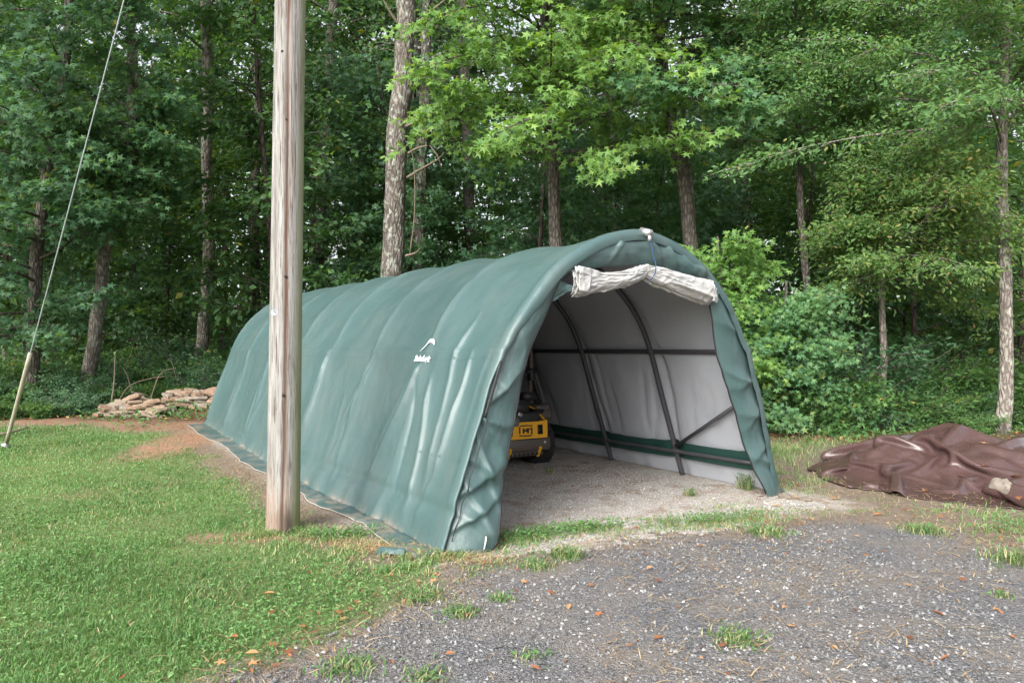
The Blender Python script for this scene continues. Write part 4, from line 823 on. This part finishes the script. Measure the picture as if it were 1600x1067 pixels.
# ------------------------------------------------------------------ trees
def trunk_path(pts, d, dl=0):
    q = np.array([at(px, py, d + dl * k / max(1, len(pts) - 1)) for k, (px, py) in enumerate(pts)]); q[0, 2] = float(gz(q[0, 0], q[0, 1])) - .08
    return catmull(q, max(14, int((q[-1, 2] - q[0, 2]) * 4)))
class Tree:
    def __init__(s, seed): s.r = np.random.default_rng(seed); s.w = MB(); s.c = []; s.n = []; s.d = []; s.z = []
    def trunk(s, path, r0, r1, flare=1.35):
        n = len(path); k = np.linspace(0, 1, n); h = path[:, 2] - path[0, 2]; rad = (r0 + (r1 - r0) * k) * (1 + (flare - 1) * np.exp(-h / .35)); s.path = path; s.rad = rad
        jit = np.stack([fbm(h * .8, h * 0 + 1, 9) - .5, fbm(h * .8, h * 0 + 5, 8) - .5, 0 * h], -1) * r0 * .9; s.path = path = path + jit - jit[:1]
        s.w.tube(path, rad, 14, wob=.09, seed=int(r0 * 1000))
    def limb(s, p0, dr, L, r, droop=.15, twigs=12, tl=.6, lpt=12, size=.13, flat=.6, start=.25, jit=.10):
        rr = s.r; n = 7; k = np.linspace(0, 1, n)[:, None]; dr = dr / np.linalg.norm(dr); side = np.cross(dr, (0, 0, 1)); side /= np.linalg.norm(side) + 1e-9
        w1 = rr.normal(0, .10, 2); pts = p0 + dr * L * k + np.array([0, 0, -1]) * L * droop * k ** 2 + side * L * w1[0] * np.sin(k * 3.1) + np.array([0, 0, 1]) * L * w1[1] * .6 * np.sin(k * 4)
        s.w.tube(pts, r * (1 - .85 * k[:, 0]), 6, False)
        f = np.sort(rr.uniform(start, 1.0, twigs)); f[-1] = 1
        P0 = np.stack([np.interp(f, k[:, 0], pts[:, q]) for q in range(3)], -1); tang = pts[-1] - pts[-3]; tang /= np.linalg.norm(tang) + 1e-9
        sg = np.where(np.arange(twigs) % 2, 1, -1)[:, None]; ln = tl * rr.uniform(.5, 1.2, twigs) * (1.15 - .5 * f)
        D = tang * .75 + side * sg * rr.uniform(.5, 1.1, (twigs, 1)) + rr.normal(0, .34, (twigs, 3)); D[:, 2] -= .12; D[-1] = tang; D /= np.linalg.norm(D, axis=1, keepdims=True)
        for q in range(twigs): s.w.tube(np.stack([P0[q], P0[q] + D[q] * ln[q] * .6, P0[q] + D[q] * ln[q] + (0, 0, -.06 * ln[q])]), [r * .22 + .002, r * .12 + .0015, .001], 3, False)
        g = rr.uniform(.1, 1.1, (twigs, lpt)); pos = P0[:, None] + D[:, None] * (ln[:, None] * g)[..., None] + rr.normal(0, jit, (twigs, lpt, 3)) * (1, 1, .6)
        sd2 = np.cross(D, (0, 0, 1)); sd2 /= np.linalg.norm(sd2, axis=1, keepdims=True) + 1e-9; ld = D[:, None] * .8 + sd2[:, None] * rr.choice([-1, 1], (twigs, lpt, 1)) * .8 + rr.normal(0, .3, (twigs, lpt, 3)); ld[..., 2] -= .35
        nn = np.array([0, 0, 1.0]) + rr.normal(0, flat, (twigs, lpt, 3)); nn = nn + np.array([0, -.75, -.1])
        s.c.append(pos.reshape(-1, 3)); s.n.append(nn.reshape(-1, 3)); s.d.append(ld.reshape(-1, 3)); s.z.append(size * rr.uniform(.65, 1.2, twigs * lpt))
    def crown(s, n, h0, h1, L0, L1, bias=None, elev=(.0, .5), rl=.3, **kw):
        H = s.path[:, 2] - s.path[0, 2]; az = s.r.uniform(0, 6.28)
        for k in range(n):
            h = h0 + (h1 - h0) * (k + s.r.uniform(0, 1)) / n; f = (h - h0) / (h1 - h0); az += 2.4 + s.r.normal(0, .3)
            p0 = np.array([np.interp(h, H, s.path[:, q]) for q in range(3)]); r0 = float(np.interp(h, H, s.rad)); dv = np.array([math.cos(az), math.sin(az), s.r.uniform(*elev)])
            L = (L0 + (L1 - L0) * f) * s.r.uniform(.7, 1.2)
            if bias is not None:
                b_ = np.array([bias[0], bias[1]]); dv[:2] += b_; m_ = float(np.dot(dv[:2] / (np.linalg.norm(dv[:2]) + 1e-9), b_ / (np.linalg.norm(b_) + 1e-9))); L *= .75 + .35 * m_
            s.limb(p0, dv, L, min(max(r0 * rl, .012), .05), **kw)
    def build(s, name, label, cat, barkm, leafm, tpl, group=None, parent=None, tone=(.5, .22)):
        base = s.path[0].copy(); base[2] += .08; o = thing(name, label, cat, tuple(base), 0, group)
        for q in range(len(s.w.v)): s.w.v[q] = s.w.v[q] - base.astype(np.float32)
        s.w.build('trunk', barkm, o)
        if s.c:
            c = np.concatenate(s.c); N = len(c); tn = np.clip(s.r.normal(tone[0], tone[1], N) + .5 * (fbm(c[:, 0] * 1.1 + c[:, 2] * .7, c[:, 1] * 1.1, 7) - .5), 0, .94); tn = np.where(s.r.random(N) < .012, .99, tn)
            mb = MB(); mb.leaves(c - base, np.concatenate(s.n), np.concatenate(s.d), np.concatenate(s.z), *tpl, tn); q = mb.build('crown', leafm, o, False); q['kind'] = 'stuff'
        return o

def hero(name, label, pts, d, r0, r1, crowns, barkm, leafm, tpl, seed, tone=(.5, .22), flare=1.35, dl=0, extra=None):
    t_ = Tree(seed); t_.trunk(trunk_path(pts, d, dl), r0, r1, flare)
    for kw in crowns: t_.crown(**kw)
    if extra: extra(t_)
    return t_.build(name, label, 'tree', barkm, leafm, tpl, tone=tone)

G = dict(size=.185, twigs=16, lpt=15, tl=.75, flat=.6)
hero('sweetgum_tree', 'dark leafed sweetgum rising behind the guy wire', [(45, 640), (52, 587), (60, 400), (88, 200), (105, 60), (118, -250)], 14.8, .135, .06,
     [dict(n=60, h0=1.4, h1=12, L0=2.3, L1=2.6, bias=(-.3, -.55), **G)], M['bark'], M['gum_dark'], STAR, 11)
hero('sweetgum_tree', 'sweetgum with a sharply kinked pale trunk and low spreading star leaves', [(132, 618), (148, 540), (160, 450), (166, 395), (178, 358), (200, 338), (210, 250), (209, 150), (204, 30), (206, -260)], 16.2, .15, .07,
     [dict(n=40, h0=3.7, h1=6.3, L0=2.1, L1=2.1, bias=(-.3, -.6), droop=.20, **G), dict(n=30, h0=6.0, h1=12.5, L0=2.0, L1=2.0, bias=(-.3, -.3), **G)], M['bark_pale'], M['gum'], STAR, 12)
hero('forest_tree', 'straight bare lower trunk standing behind the layered stone stack', [(308, 596), (318, 520), (327, 400), (325, 200), (322, 0), (320, -300)], 19.4, .16, .11,
     [dict(n=26, h0=8.6, h1=16, L0=2.8, L1=2.6, bias=(.1, -.3), **G)], M['bark_pale'], M['gum_dark'], STAR, 13)
hero('forest_tree', 'slim brown trunk seen between the straight trunk and the utility pole', [(392, 570), (396, 390), (403, 150), (407, -250)], 24, .15, .09, [dict(n=20, h0=7, h1=17, L0=2.5, L1=2.5, size=.15, twigs=10, lpt=12, tl=.7)], M['bark'], M['wood_leaf'], STAR, 14)
hero('pine_tree', 'grey brown pine trunk just right of the utility pole, deep in the wood', [(486, 560), (498, 400), (512, 200), (522, -60), (526, -300)], 24.5, .21, .14, [dict(n=24, h0=6, h1=18, L0=2.4, L1=2.6, size=.15, twigs=10, lpt=12, tl=.7)], M['bark'], M['wood_leaf'], STAR, 15)

def stubs(t_):                                  # broken dead branches on the big pine
    pass
big = hero('pine_tree', 'big pine with grey lichen patches and broken branch stubs behind the shelter', [(603, 570), (612, 440), (622, 250), (632, 0), (640, -300)], 17.0, .265, .20, [dict(n=16, h0=11.5, h1=15, L0=2, L1=2.5, size=.14, twigs=10, lpt=12, tl=.6)], M['bark_pine'], M['wood_leaf'], STAR, 16)
bb = np.array(big.location)
for k, (pts) in enumerate([[(634, 198), (655, 188), (672, 174)], [(638, 240), (652, 232), (668, 228)], [(636, 278), (662, 262), (684, 250), (694, 238)], [(645, 50), (660, 30), (690, 5), (730, -30)], [(646, 52), (670, 40), (710, 20), (745, 5)], [(624, 40), (610, 20), (596, -5)], [(634, 400), (650, 395), (656, 388)], [(622, 40), (632, 70), (628, 92), (622, 130)], [(672, 228), (684, 245), (690, 262)], [(640, 400), (648, 330), (646, 250), (637, 222)]]):
    q = np.array([at(a, b_, 16.75 - .12 * i) for i, (a, b_) in enumerate(pts)]) - bb; mb = MB(); mb.tube(catmull(q, 12), np.linspace(.035, .014, 12) if k < 7 else np.linspace(.016, .010, 12), 7, wob=.1); mb.build('dead_branch', M['twig'], big)
hero('pine_tree', 'slender lichen flecked pine close behind the big pine', [(648, 565), (655, 400), (661, 200), (669, -40), (674, -300)], 20.5, .175, .13, [dict(n=20, h0=8, h1=17, L0=2.3, L1=2.6, size=.15, twigs=10, lpt=12, tl=.7)], M['bark_pine'], M['wood_leaf'], STAR, 17)
hero('pine_tree', 'dark pine trunk half hidden by bright sweetgum leaves', [(742, 560), (733, 300), (726, 120), (720, -250)], 25, .22, .15, [dict(n=22, h0=8.5, h1=19, L0=2.5, L1=2.6, size=.16, twigs=10, lpt=12, tl=.7)], M['bark'], M['wood_leaf'], STAR, 18)
hero('sweetgum_tree', 'sweetgum with bright yellow green star leaves hanging above the shelter roof', [(872, 560), (866, 320), (860, 200), (850, 60), (846, -300)], 15.6, .16, .09,
     [dict(n=64, h0=5.2, h1=12, L0=3.3, L1=3.2, bias=(.0, -.95), droop=.24, elev=(.0, .45), **{**G, 'size': .195, 'twigs': 19})], M['bark'], M['gum_bright'], STAR, 19, (.42, .24))
hero('sweetgum_tree', 'sweetgum with a bare trunk leaning left over the shelter arch', [(1092, 560), (1074, 345), (1052, 210), (1032, 100), (1022, -60), (1020, -300)], 15.2, .165, .09,
     [dict(n=46, h0=5.8, h1=12.5, L0=2.9, L1=2.8, bias=(.75, -.6), droop=.25, **{**G, 'twigs': 18})], M['bark'], M['gum'], STAR, 20, (.55, .2))
hero('forest_tree', 'thin sapling trunk right beside the leaning sweetgum', [(1088, 560), (1082, 340), (1068, 200), (1066, 60), (1064, -100)], 16.8, .07, .04, [dict(n=14, h0=5.5, h1=10, L0=1.5, L1=1.5, size=.14, twigs=9, lpt=11, tl=.6)], M['bark_pale'], M['gum'], STAR, 22)
EL = dict(twigs=28, lpt=30, tl=.8, size=.088, flat=.75, jit=.11, start=.15)
hero('elm_tree', 'small elm with yellowing layered leaves above the brown tarpaulin', [(1369, 668), (1374, 620), (1379, 560), (1376, 480), (1373, 410), (1384, 330), (1398, 260)], 13.4, .072, .03,
     [dict(n=44, h0=2.7, h1=5.0, L0=2.6, L1=1.5, bias=(.25, -.25), elev=(-.1, .7), droop=.22, rl=.5, **EL)], M['bark_pale'], M['elm_yellow'], OVAL, 23, (.45, .25))
hero('elm_tree', 'taller elm with straight grey trunk and wide green sprays at the wood edge', [(1565, 684), (1568, 560), (1567, 430), (1562, 260), (1570, 60), (1575, -260)], 12.2, .112, .05,
     [dict(n=46, h0=4.9, h1=10, L0=3.7, L1=2.6, bias=(-.55, -.3), elev=(-.1, .7), droop=.25, **{**EL, 'twigs': 32, 'size': .092})], M['bark_pale'], M['elm'], OVAL, 24)
hero('elm_tree', 'slim young elm standing in the bushes right of the leaning sweetgum', [(1255, 640), (1262, 500), (1250, 330), (1245, 150), (1240, -60)], 14.6, .09, .04,
     [dict(n=32, h0=5.2, h1=9.5, L0=2.3, L1=2.0, bias=(0, -.4), **{**EL, 'size': .092})], M['bark'], M['elm'], OVAL, 25)
hero('sweetgum_tree', 'young sweetgum with pale green leaves crowding the right rim of the shelter', [(1150, 610), (1140, 540), (1125, 440), (1120, 370)], 12.9, .05, .02,
     [dict(n=22, h0=.9, h1=3.3, L0=1.1, L1=.9, bias=(-.1, -.4), **{**G, 'size': .135, 'tl': .5})], M['bark'], M['gum_bright'], STAR, 26, (.35, .2))
hero('sweetgum_tree', 'bushy young sweetgum low at the wood edge near the shelter corner', [(1225, 650), (1228, 590), (1222, 520), (1228, 440)], 12.6, .045, .02,
     [dict(n=24, h0=.4, h1=2.4, L0=1.0, L1=.9, bias=(0, -.4), **{**G, 'size': .12, 'tl': .5})], M['bark'], M['gum'], STAR, 27, (.6, .2))

# background trees: three kinds, copied
def proto(seed, H, r0, ncl, hcr, L, tpl, leafm, barkm, name, label, cat, group, **kw):
    t_ = Tree(seed); r = np.random.default_rng(seed); k = np.linspace(0, 1, 26); p = np.stack([.35 * np.sin(k * 3 + seed) * k, .3 * np.cos(k * 2.3 + seed) * k, H * k - .3], -1); t_.trunk(p, r0, r0 * .35, 1.3)
    t_.crown(n=ncl, h0=hcr, h1=H - .2, L0=L, L1=L * .6, **kw); return t_.build(name, label, 'tree' if cat is None else cat, barkm, leafm, tpl, group)
tall = [proto(41 + k, 17 + k, .12 + .03 * k, 44, 4.2 + 1.2 * k, 3.2, STAR if k == 1 else DIAM, M['wood_leaf'], M['bark_dark'] if k < 2 else M['bark'], 'forest_tree',
        ['tall slim forest tree standing deep in the woods', 'tall forest tree with broad star leaves standing deep in the woods', 'tall thick forest tree with high crown deep in the woods'][k], None, 'forest trees in the background', twigs=15, lpt=16, tl=.95, size=.21, jit=.14, flat=.7) for k in range(3)]
young = [proto(51 + k, 6.5 + k, .05 + .012 * k, 30, .9, 1.7, DIAM if k else STAR, [M['gum_dark'], M['wood_leaf']][k], M['bark_dark'], 'forest_sapling',
        ['slim dark leafed sapling in the shade of the wood', 'mid green sapling filling the gaps between trunks in the wood'][k], None, 'saplings in the understory', twigs=13, lpt=15, tl=.6, size=.15, jit=.12, flat=.7) for k in range(2)]
def place(protos, spots, rr):
    for k, (x, y, s) in enumerate(spots):
        z = float(gz(x, y)); p = protos[k % len(protos)]; a = rr.uniform(0, 6.28)
        if k < len(protos): p.location = (x, y, z); p.rotation_euler = (0, 0, a); p.scale = (s,) * 3
        else: dup(p, (x, y, z), a, s)
rr = np.random.default_rng(77)
CLEAR = [(325, 20, 19.4), (400, 14, 23.5), (505, 22, 24), (622, 40, 17), (660, 18, 20), (735, 18, 24.5), (866, 24, 15.6), (1060, 28, 15.2), (200, 18, 16.2)]
def clear(x, d): return not any(abs(CX + x / d * F - p) < w_ + 45 and d < dt for p, w_, dt in CLEAR)
sp = []
for d in (26, 31, 37, 45):
    n = int(10 + (d - 26) * .12)
    for k in range(n): x = (-1 + 2 * (k + rr.uniform(.15, .85)) / n) * (.80 * d + 2); sp.append((x, d + rr.uniform(-1.8, 1.8), rr.uniform(.85, 1.25)))
rr.shuffle(sp); place(tall, [tuple(q) for q in sp], rr)
sp = []
for d, n in ((18.5, 9), (21.5, 13), (25.5, 15), (31, 15)):
    for k in range(n):
        x = (-1 + 2 * (k + rr.uniform(.1, .9)) / n) * (.78 * d + 1)
        if not clear(x, d): x += 1.6
        sp.append((x, d + rr.uniform(-1.2, 1.2), rr.uniform(.8, 1.65)))
rr.shuffle(sp); place(young, [tuple(q) for q in sp], rr)

# shrubs: multi-stemmed, with branches of small leaves
def shrub(seed, H, W_, n, tpl, leafm, label, group, size):
    t_ = Tree(seed); r = np.random.default_rng(seed); t_.path = np.array([(0, 0, -.08), (0, 0, .5)]); t_.rad = np.array([.02, .02])
    for k in range(n):
        az = r.uniform(0, 6.28); e = r.uniform(.35, 2.2); dv = np.array([math.cos(az), math.sin(az), e]); L = H * r.uniform(.55, 1.05) * (.7 if e < .8 else 1)
        t_.limb(np.array([math.cos(az) * .12, math.sin(az) * .12, -.04]), dv * (W_ / H if e > .8 else 1, W_ / H if e > .8 else 1, 1), L, .018, droop=.22, twigs=15, tl=.42, lpt=14, size=size, flat=.6, start=.12, jit=.07)
    return t_.build('shrub', label, 'shrub', M['bark'], leafm, tpl, group)
priv = [shrub(61, 3.4, 2.4, 34, OVAL, M['privet'], 'tall dark privet shrub growing along the back of the shelter', 'privet shrubs behind the shelter', .085), shrub(62, 3.0, 2.6, 34, OVAL, M['privet'], 'tall dark privet shrub growing along the back of the shelter', 'privet shrubs behind the shelter', .08)]
und = [shrub(63, 1.5, 1.8, 26, OVAL, M['under'], 'knee to waist high leafy bush in the undergrowth of the wood edge', 'undergrowth bushes', .09), shrub(64, 1.3, 1.6, 24, STAR, M['under'], 'waist high bush of broad lobed leaves at the wood edge', 'undergrowth bushes', .11), shrub(65, 1.7, 1.8, 26, OVAL, M['privet'], 'dark small leafed bush in the undergrowth of the wood edge', 'undergrowth bushes', .075)]
sp = []
for (px_, d, s) in [(700, 17.5, 1.2), (745, 16.6, 1.25), (790, 17.2, 1.15), (840, 15.8, 1.1), (885, 16.8, 1.25), (930, 15.5, 1.0), (975, 16.8, 1.15), (1020, 15.8, 1.1), (1060, 16.8, 1.2), (1110, 15.5, 1.05), (560, 18.6, .95), (520, 18.2, .9), (470, 19.5, 1.0), (1160, 15.0, 1.0), (590, 20.5, 1.2)]:
    sp.append(((px_ - CX) / F * d, d, s))
place(priv, sp, rr)
sp = []
for (px_, d, s) in [(1215, 13.0, 1.0), (1285, 12.8, 1.1), (1300, 13.5, 1.5), (1435, 14.6, 1.4), (1505, 15.2, 1.4), (1345, 15.0, 1.5), (1600, 14.6, 1.3), (1250, 13.9, 1.5), (1330, 13.8, .8), (1420, 12.9, .75), (1445, 13.6, .95), (1500, 13.0, .6), (1590, 13.1, .7), (1650, 13.4, 1.0), (1310, 15.6, 1.2), (1470, 17.5, 1.0), (1560, 18.5, 1.1), (1380, 19, 1.1), (1525, 12.4, .45),
        (15, 14.4, .7), (85, 14.6, .7), (20, 13.2, .4), (75, 13.3, .35), (112, 13.6, .45), (-25, 13.0, .45), (-40, 15, .9), (130, 15.4, .8), (175, 15.3, .6), (265, 15.6, .6), (330, 16, .8), (45, 16, 1.1), (110, 17.3, 1.0), (200, 17.6, 1.0), (250, 17.4, 1.1), (285, 17.2, 1.0), (340, 18.2, 1.2), (385, 17.4, 1.0), (420, 18.6, 1.2), (160, 16.6, .6), (230, 16.5, .55), (60, 18, 1.2), (300, 19.5, 1.4), (180, 19.5, 1.3), (1240, 15.5, 1.3), (365, 16.4, .8), (1190, 13.4, .9)]:
    sp.append(((px_ - CX) / F * d, d, s))
place(und, sp, rr)

# far wood: one unbroken mass of leaves behind everything
N = 1700; th = rng.uniform(-1.0, 1.0, N); d = rng.uniform(50, 72, N); cx = np.tan(th * .80) * d; cz = rng.random(N) ** 2.0 * 19; K = 60
c = np.repeat(np.stack([cx, d, cz], -1), K, 0) + rng.normal(0, 1, (N * K, 3)) * (1.25, 1.25, .75); c = c[c[:, 2] > .2]; N = len(c); c[:, 2] += gz(c[:, 0], c[:, 1])
mb = MB(); mb.leaves(c, rng.normal(0, .7, (N, 3)) + (0, -.5, .8), rng.normal(0, 1, (N, 3)), rng.uniform(.35, .65, N), *DIAM, np.clip(rng.normal(.5, .25, N), 0, .96))
tag(mb.build('far_woodland', M['wood_leaf'], sm=False), 'far mass of dark green woodland foliage behind the trunks', 'woodland', kind='stuff')
# low leafy ground cover and litter under the trees
N = 60000; x = rng.uniform(-16, 14, N); y = 11 + 15 * rng.random(N) ** 1.3; wd_ = masks(x, y)[3]; lx, lu = local(x, y)
k = (rng.random(N) < wd_ * smooth(.38, .6, fbm(x * .7, y * .7, 90)) + .12 * wd_) & ((np.abs(lx) > 2.3) | (lu > 9)); x, y = x[k], y[k]; N = len(x)
mb = MB(); mb.leaves(np.stack([x, y, gz(x, y) + .02 + .28 * rng.random(N) ** 2 * fbm(x * .7, y * .7, 90)], -1), rng.normal(0, .5, (N, 3)) + (0, -.3, 1), rng.normal(0, 1, (N, 3)), rng.uniform(.05, .11, N), *OVAL, np.clip(rng.normal(.45, .25, N), 0, .96))
tag(mb.build('ground_cover', M['under'], sm=False), 'low leafy ground cover spreading under the trees', 'ground cover', kind='stuff')
N = 9000; x = rng.uniform(-14, 12, N); y = 7 + 13 * rng.random(N); lw, cl, sh, wd_, dv_ = masks(x, y); lx, lu = local(x, y); k = (rng.random(N) < np.maximum(wd_, .22 * (x > 2.9)) * (1 - sh)) & ((np.abs(lx) > 2.3) | (lu > 9)) & ~((x > 3.3) & (y < 10.4) & (y > 6.4)); x, y = x[k], y[k]; N = len(x)
mb = MB(); mb.leaves(np.stack([x, y, gz(x, y) + .012 + .015 * rng.random(N)], -1), rng.normal(0, .35, (N, 3)) + (0, 0, 1), rng.normal(0, 1, (N, 3)), rng.uniform(.05, .11, N), *OVAL, rng.random(N))
N = 9000; x = rng.uniform(-1.8, 5.2, N); y = rng.uniform(2.8, 7.3, N); sd_ = sdist(x, y, DRV); lx, lu = local(x, y); k = (rng.random(N) < .22 * smooth(.5, 0, np.abs(sd_ + .1)) * smooth(.4, .62, fbm(x * 1.4, y * 1.4, 57)) + .012) & (lu < .3) & ~((x > 3.3) & (y > 6.4)); x, y = x[k], y[k]; N = len(x)
mb.leaves(np.stack([x, y, gz(x, y) + .018 + .012 * rng.random(N)], -1), rng.normal(0, .4, (N, 3)) + (0, 0, 1), rng.normal(0, 1, (N, 3)), rng.uniform(.018, .045, N), *OVAL, rng.random(N) * .8)
tag(mb.build('leaf_litter', M['dry_leaf'], sm=False), 'brown leaf litter on the forest floor and along the gravel rim', 'leaf litter', kind='stuff')

# ------------------------------------------------------------------ small things
# dead branches by the stone piles
for k, (pts, d, r_) in enumerate([([(172, 640), (178, 600), (180, 556)], 14.2, .035), ([(178, 622), (200, 605), (232, 592), (262, 588)], 14.4, .022), ([(212, 605), (200, 590), (192, 575)], 14.7, .018), ([(232, 600), (250, 585), (275, 575)], 15.0, .03), ([(205, 612), (230, 618), (245, 628)], 14.1, .014), ([(285, 585), (270, 570), (262, 560)], 15.6, .018), ([(300, 600), (330, 588), (352, 578)], 16.0, .02)]):
    q = np.array([at(a, b_, d + .12 * i) for i, (a, b_) in enumerate(pts)]); lo = q[np.argmin(q[:, 2])]; q[np.argmin(q[:, 2]), 2] = gz(lo[0], lo[1]) - .02; b0 = q[0].copy(); mb = MB(); mb.tube(catmull(q - b0, 12), np.linspace(r_, r_ * .5, 12) * .55, 7, wob=.12)
    o = mb.build('dead_branch', M['twig']); o.location = tuple(b0); tag(o, 'bare dead branch propped in the brush behind the stone heap', 'branch', 'dead branches behind the stones')
q = np.array([at(-30, 682, 11.0), at(10, 670, 11.1), at(44, 661, 11.4)]); q[:, 2] = gz(q[:, 0], q[:, 1]) + (.03, .06, .10); mb = MB(); mb.tube(catmull(q - q[0], 12), np.linspace(.022, .012, 12), 7, wob=.1); o = mb.build('dead_branch', M['twig']); o.location = tuple(q[0]); tag(o, 'single grey stick lying on the lawn beside the guy wire guard', 'branch')

# fallen leaves
LV = [(STAR[0].copy(), STAR[1]), (OVAL[0].copy(), OVAL[1]), (STAR[0].copy(), STAR[1])]; LM = []
for k, (v, f) in enumerate(LV):
    v = v.copy(); v[:, 2] += .22 * np.abs(v[:, 0]) ** 1.2 * (1 if k != 2 else 1.6) + .10 * (v[:, 1] - .4) ** 2; 
    for tn in (.15, .5, .85):
        mb = MB(); mb.add(v, f, tn); me = mb.mesh('fallen_leaf', M['dry_leaf'], False); LM.append(me)
def drop(x, y, z, s, k, label, group, a):
    o = link('fallen_leaf', LM[k % len(LM)]); o.location = (x, y, z); o.scale = (s, s, s); o.rotation_euler = (rr.normal(0, .15), rr.normal(0, .15), a); tag(o, label, 'leaf', group)
k = 0
pxl = [(500, 995), (560, 945), (675, 918), (430, 962), (372, 1005), (405, 1030), (440, 1050), (415, 1018), (385, 1045), (580, 965), (520, 965), (545, 975), (470, 1010), (610, 905), (430, 935), (445, 1022), (480, 985), (350, 1040)]
for (a, b_) in pxl:
    d = CAM_H * F / (b_ - HY); x = (a - CX) / F * d; drop(x, d, .035, rr.uniform(.05, .085), k, 'dry orange brown leaf lying in the grass along the gravel edge', 'fallen leaves in the grass', rr.uniform(0, 6.28)); k += 1
pxg = [(865, 928), (918, 918), (812, 915), (770, 920), (725, 968), (1010, 895), (1035, 915), (1110, 890), (1115, 895), (1180, 850), (1295, 850), (1335, 842), (1020, 1005), (990, 1015), (1090, 1035), (1065, 957), (1092, 855), (1420, 918), (1510, 915), (1560, 925), (1548, 955), (1455, 960), (1485, 1032), (1300, 1015), (1130, 1020), (1260, 952), (1220, 955), (1330, 955), (1175, 1015), (960, 1010), (845, 1055), (695, 1030), (890, 950), (1000, 830), (1015, 870), (1190, 845), (850, 880), (900, 870), (920, 880), (800, 925), (1350, 870), (1500, 875), (1590, 930), (1575, 1000), (1230, 985), (1410, 1000), (935, 960)]
for (a, b_) in pxg:
    d = CAM_H * F / (b_ - HY); x = (a - CX) / F * d; drop(x, d, .026, rr.uniform(.04, .075), k, 'dry curled brown leaf lying on the dark gravel', 'fallen leaves on the gravel', rr.uniform(0, 6.28)); k += 1
for (a, b_) in [(1210, 790), (1195, 778), (1380, 806), (1345, 800), (1252, 760), (1235, 700), (1310, 780), (1420, 800), (1470, 812), (1240, 780), (1560, 830)]:
    d = CAM_H * F / (b_ - HY); x = (a - CX) / F * d; drop(x, d, .02, rr.uniform(.07, .11), k, 'yellow brown leaf on the bare dirt between shelter and tarpaulin', 'fallen leaves on the dirt', rr.uniform(0, 6.28)); k += 1
for (a, b_) in [(860, 742), (808, 782), (985, 770), (920, 735), (1040, 745), (890, 760), (960, 765), (865, 802)]:
    d = CAM_H * F / (b_ - HY); x = (a - CX) / F * d; drop(x, d, .012, rr.uniform(.05, .10), k, 'brown leaf on the dusty floor inside the shelter', 'fallen leaves on the shelter floor', rr.uniform(0, 6.28)); k += 1
for (x, y) in [(5.1, 7.9), (5.0, 7.15), (5.25, 7.3), (4.75, 7.2), (4.9, 8.0), (5.6, 8.6), (5.4, 9.0), (5.7, 7.6), (6.0, 8.3), (5.3, 7.55), (4.3, 7.45)]:
    drop(x, y, tarp_z(x, y) + .02, rr.uniform(.09, .15), k, 'orange brown leaf resting on the brown tarpaulin', 'fallen leaves on the tarpaulin', rr.uniform(0, 6.28)); k += 1

# tufts and weeds standing on the gravel and along the inner wall
def tuft(name, x, y, label, cat, n, hmax, rad, seed, leafy=0.3, group=None):
    r = np.random.default_rng(seed); mb = MB(); q = r.normal(0, rad * .5, (n, 2)); N = n; a = r.uniform(0, 6.28, N); h = r.uniform(.3, 1, N) * hmax; dx, dy = np.cos(a), np.sin(a); base = np.stack([q[:, 0], q[:, 1], 0 * h], -1); sd = np.stack([-dy, dx, 0 * h], -1) * .0032
    mid = base + np.stack([dx * h * .3, dy * h * .3, h * .7], -1); tip = base + np.stack([dx * h * .9, dy * h * .9, h], -1); k = np.arange(N)[:, None] * 5
    mb.add(np.stack([base - sd, base + sd, mid + sd, mid - sd, tip], 1).reshape(-1, 3), [k + np.array([[0, 1, 2, 3]]), k + np.array([[3, 2, 4]])], np.repeat(np.where(r.random(N) < .42, r.uniform(.92, 1, N), r.uniform(.0, .4, N)), 5))
    m_ = int(n * leafy)
    if m_: mb.leaves(np.stack([r.normal(0, rad * .5, m_), r.normal(0, rad * .5, m_), r.uniform(.01, hmax * .8, m_)], -1), r.normal(0, .5, (m_, 3)) + (0, -.3, 1), r.normal(0, 1, (m_, 3)), r.uniform(.016, .034, m_), *OVAL, r.uniform(.0, .4, m_))
    o = mb.build(name, M['grass'], sm=False); o.location = (x, y, float(gz(x, y)) + .004); return tag(o, label, cat, group)
for k, (a, b_, n, h, rd, lb) in enumerate([(1150, 1003, 260, .05, .14, 'low oblong grass clump alone in the middle of the gravel'), (720, 962, 170, .055, .10, None), (783, 940, 110, .045, .07, None), (840, 888, 200, .06, .12, None), (545, 1050, 220, .06, .14, None), (830, 1030, 60, .04, .10, None), (665, 1062, 130, .05, .10, None), (1565, 935, 60, .05, .05, None), (885, 872, 240, .09, .12, None), (1200, 835, 300, .07, .18, None), (1445, 832, 260, .08, .16, None), (1590, 880, 300, .10, .2, None), (660, 935, 240, .06, .16, None)]):
    d = CAM_H * F / (b_ - HY); tuft('grass_clump', (a - CX) / F * d, d, lb or 'small ragged clump of grass and weeds growing through the gravel', 'grass clump', n, h, rd, 400 + k, .35, None if lb else 'grass clumps in the gravel')
for k, (a, b_, n, h, rd) in enumerate([(858, 742, 26, .10, .05), (1078, 775, 34, .10, .07), (962, 722, 24, .07, .05), (1165, 765, 70, .22, .09), (1130, 745, 40, .18, .10), (1068, 738, 60, .18, .09), (1015, 720, 50, .20, .12), (950, 700, 30, .25, .05), (1040, 728, 40, .20, .10)]):
    d = CAM_H * F / (b_ - HY); tuft('weed', (a - CX) / F * d, d, 'little green weed sprouting from the floor inside the shelter', 'weed', n, h, rd, 440 + k, 1.2, 'weeds inside the shelter')
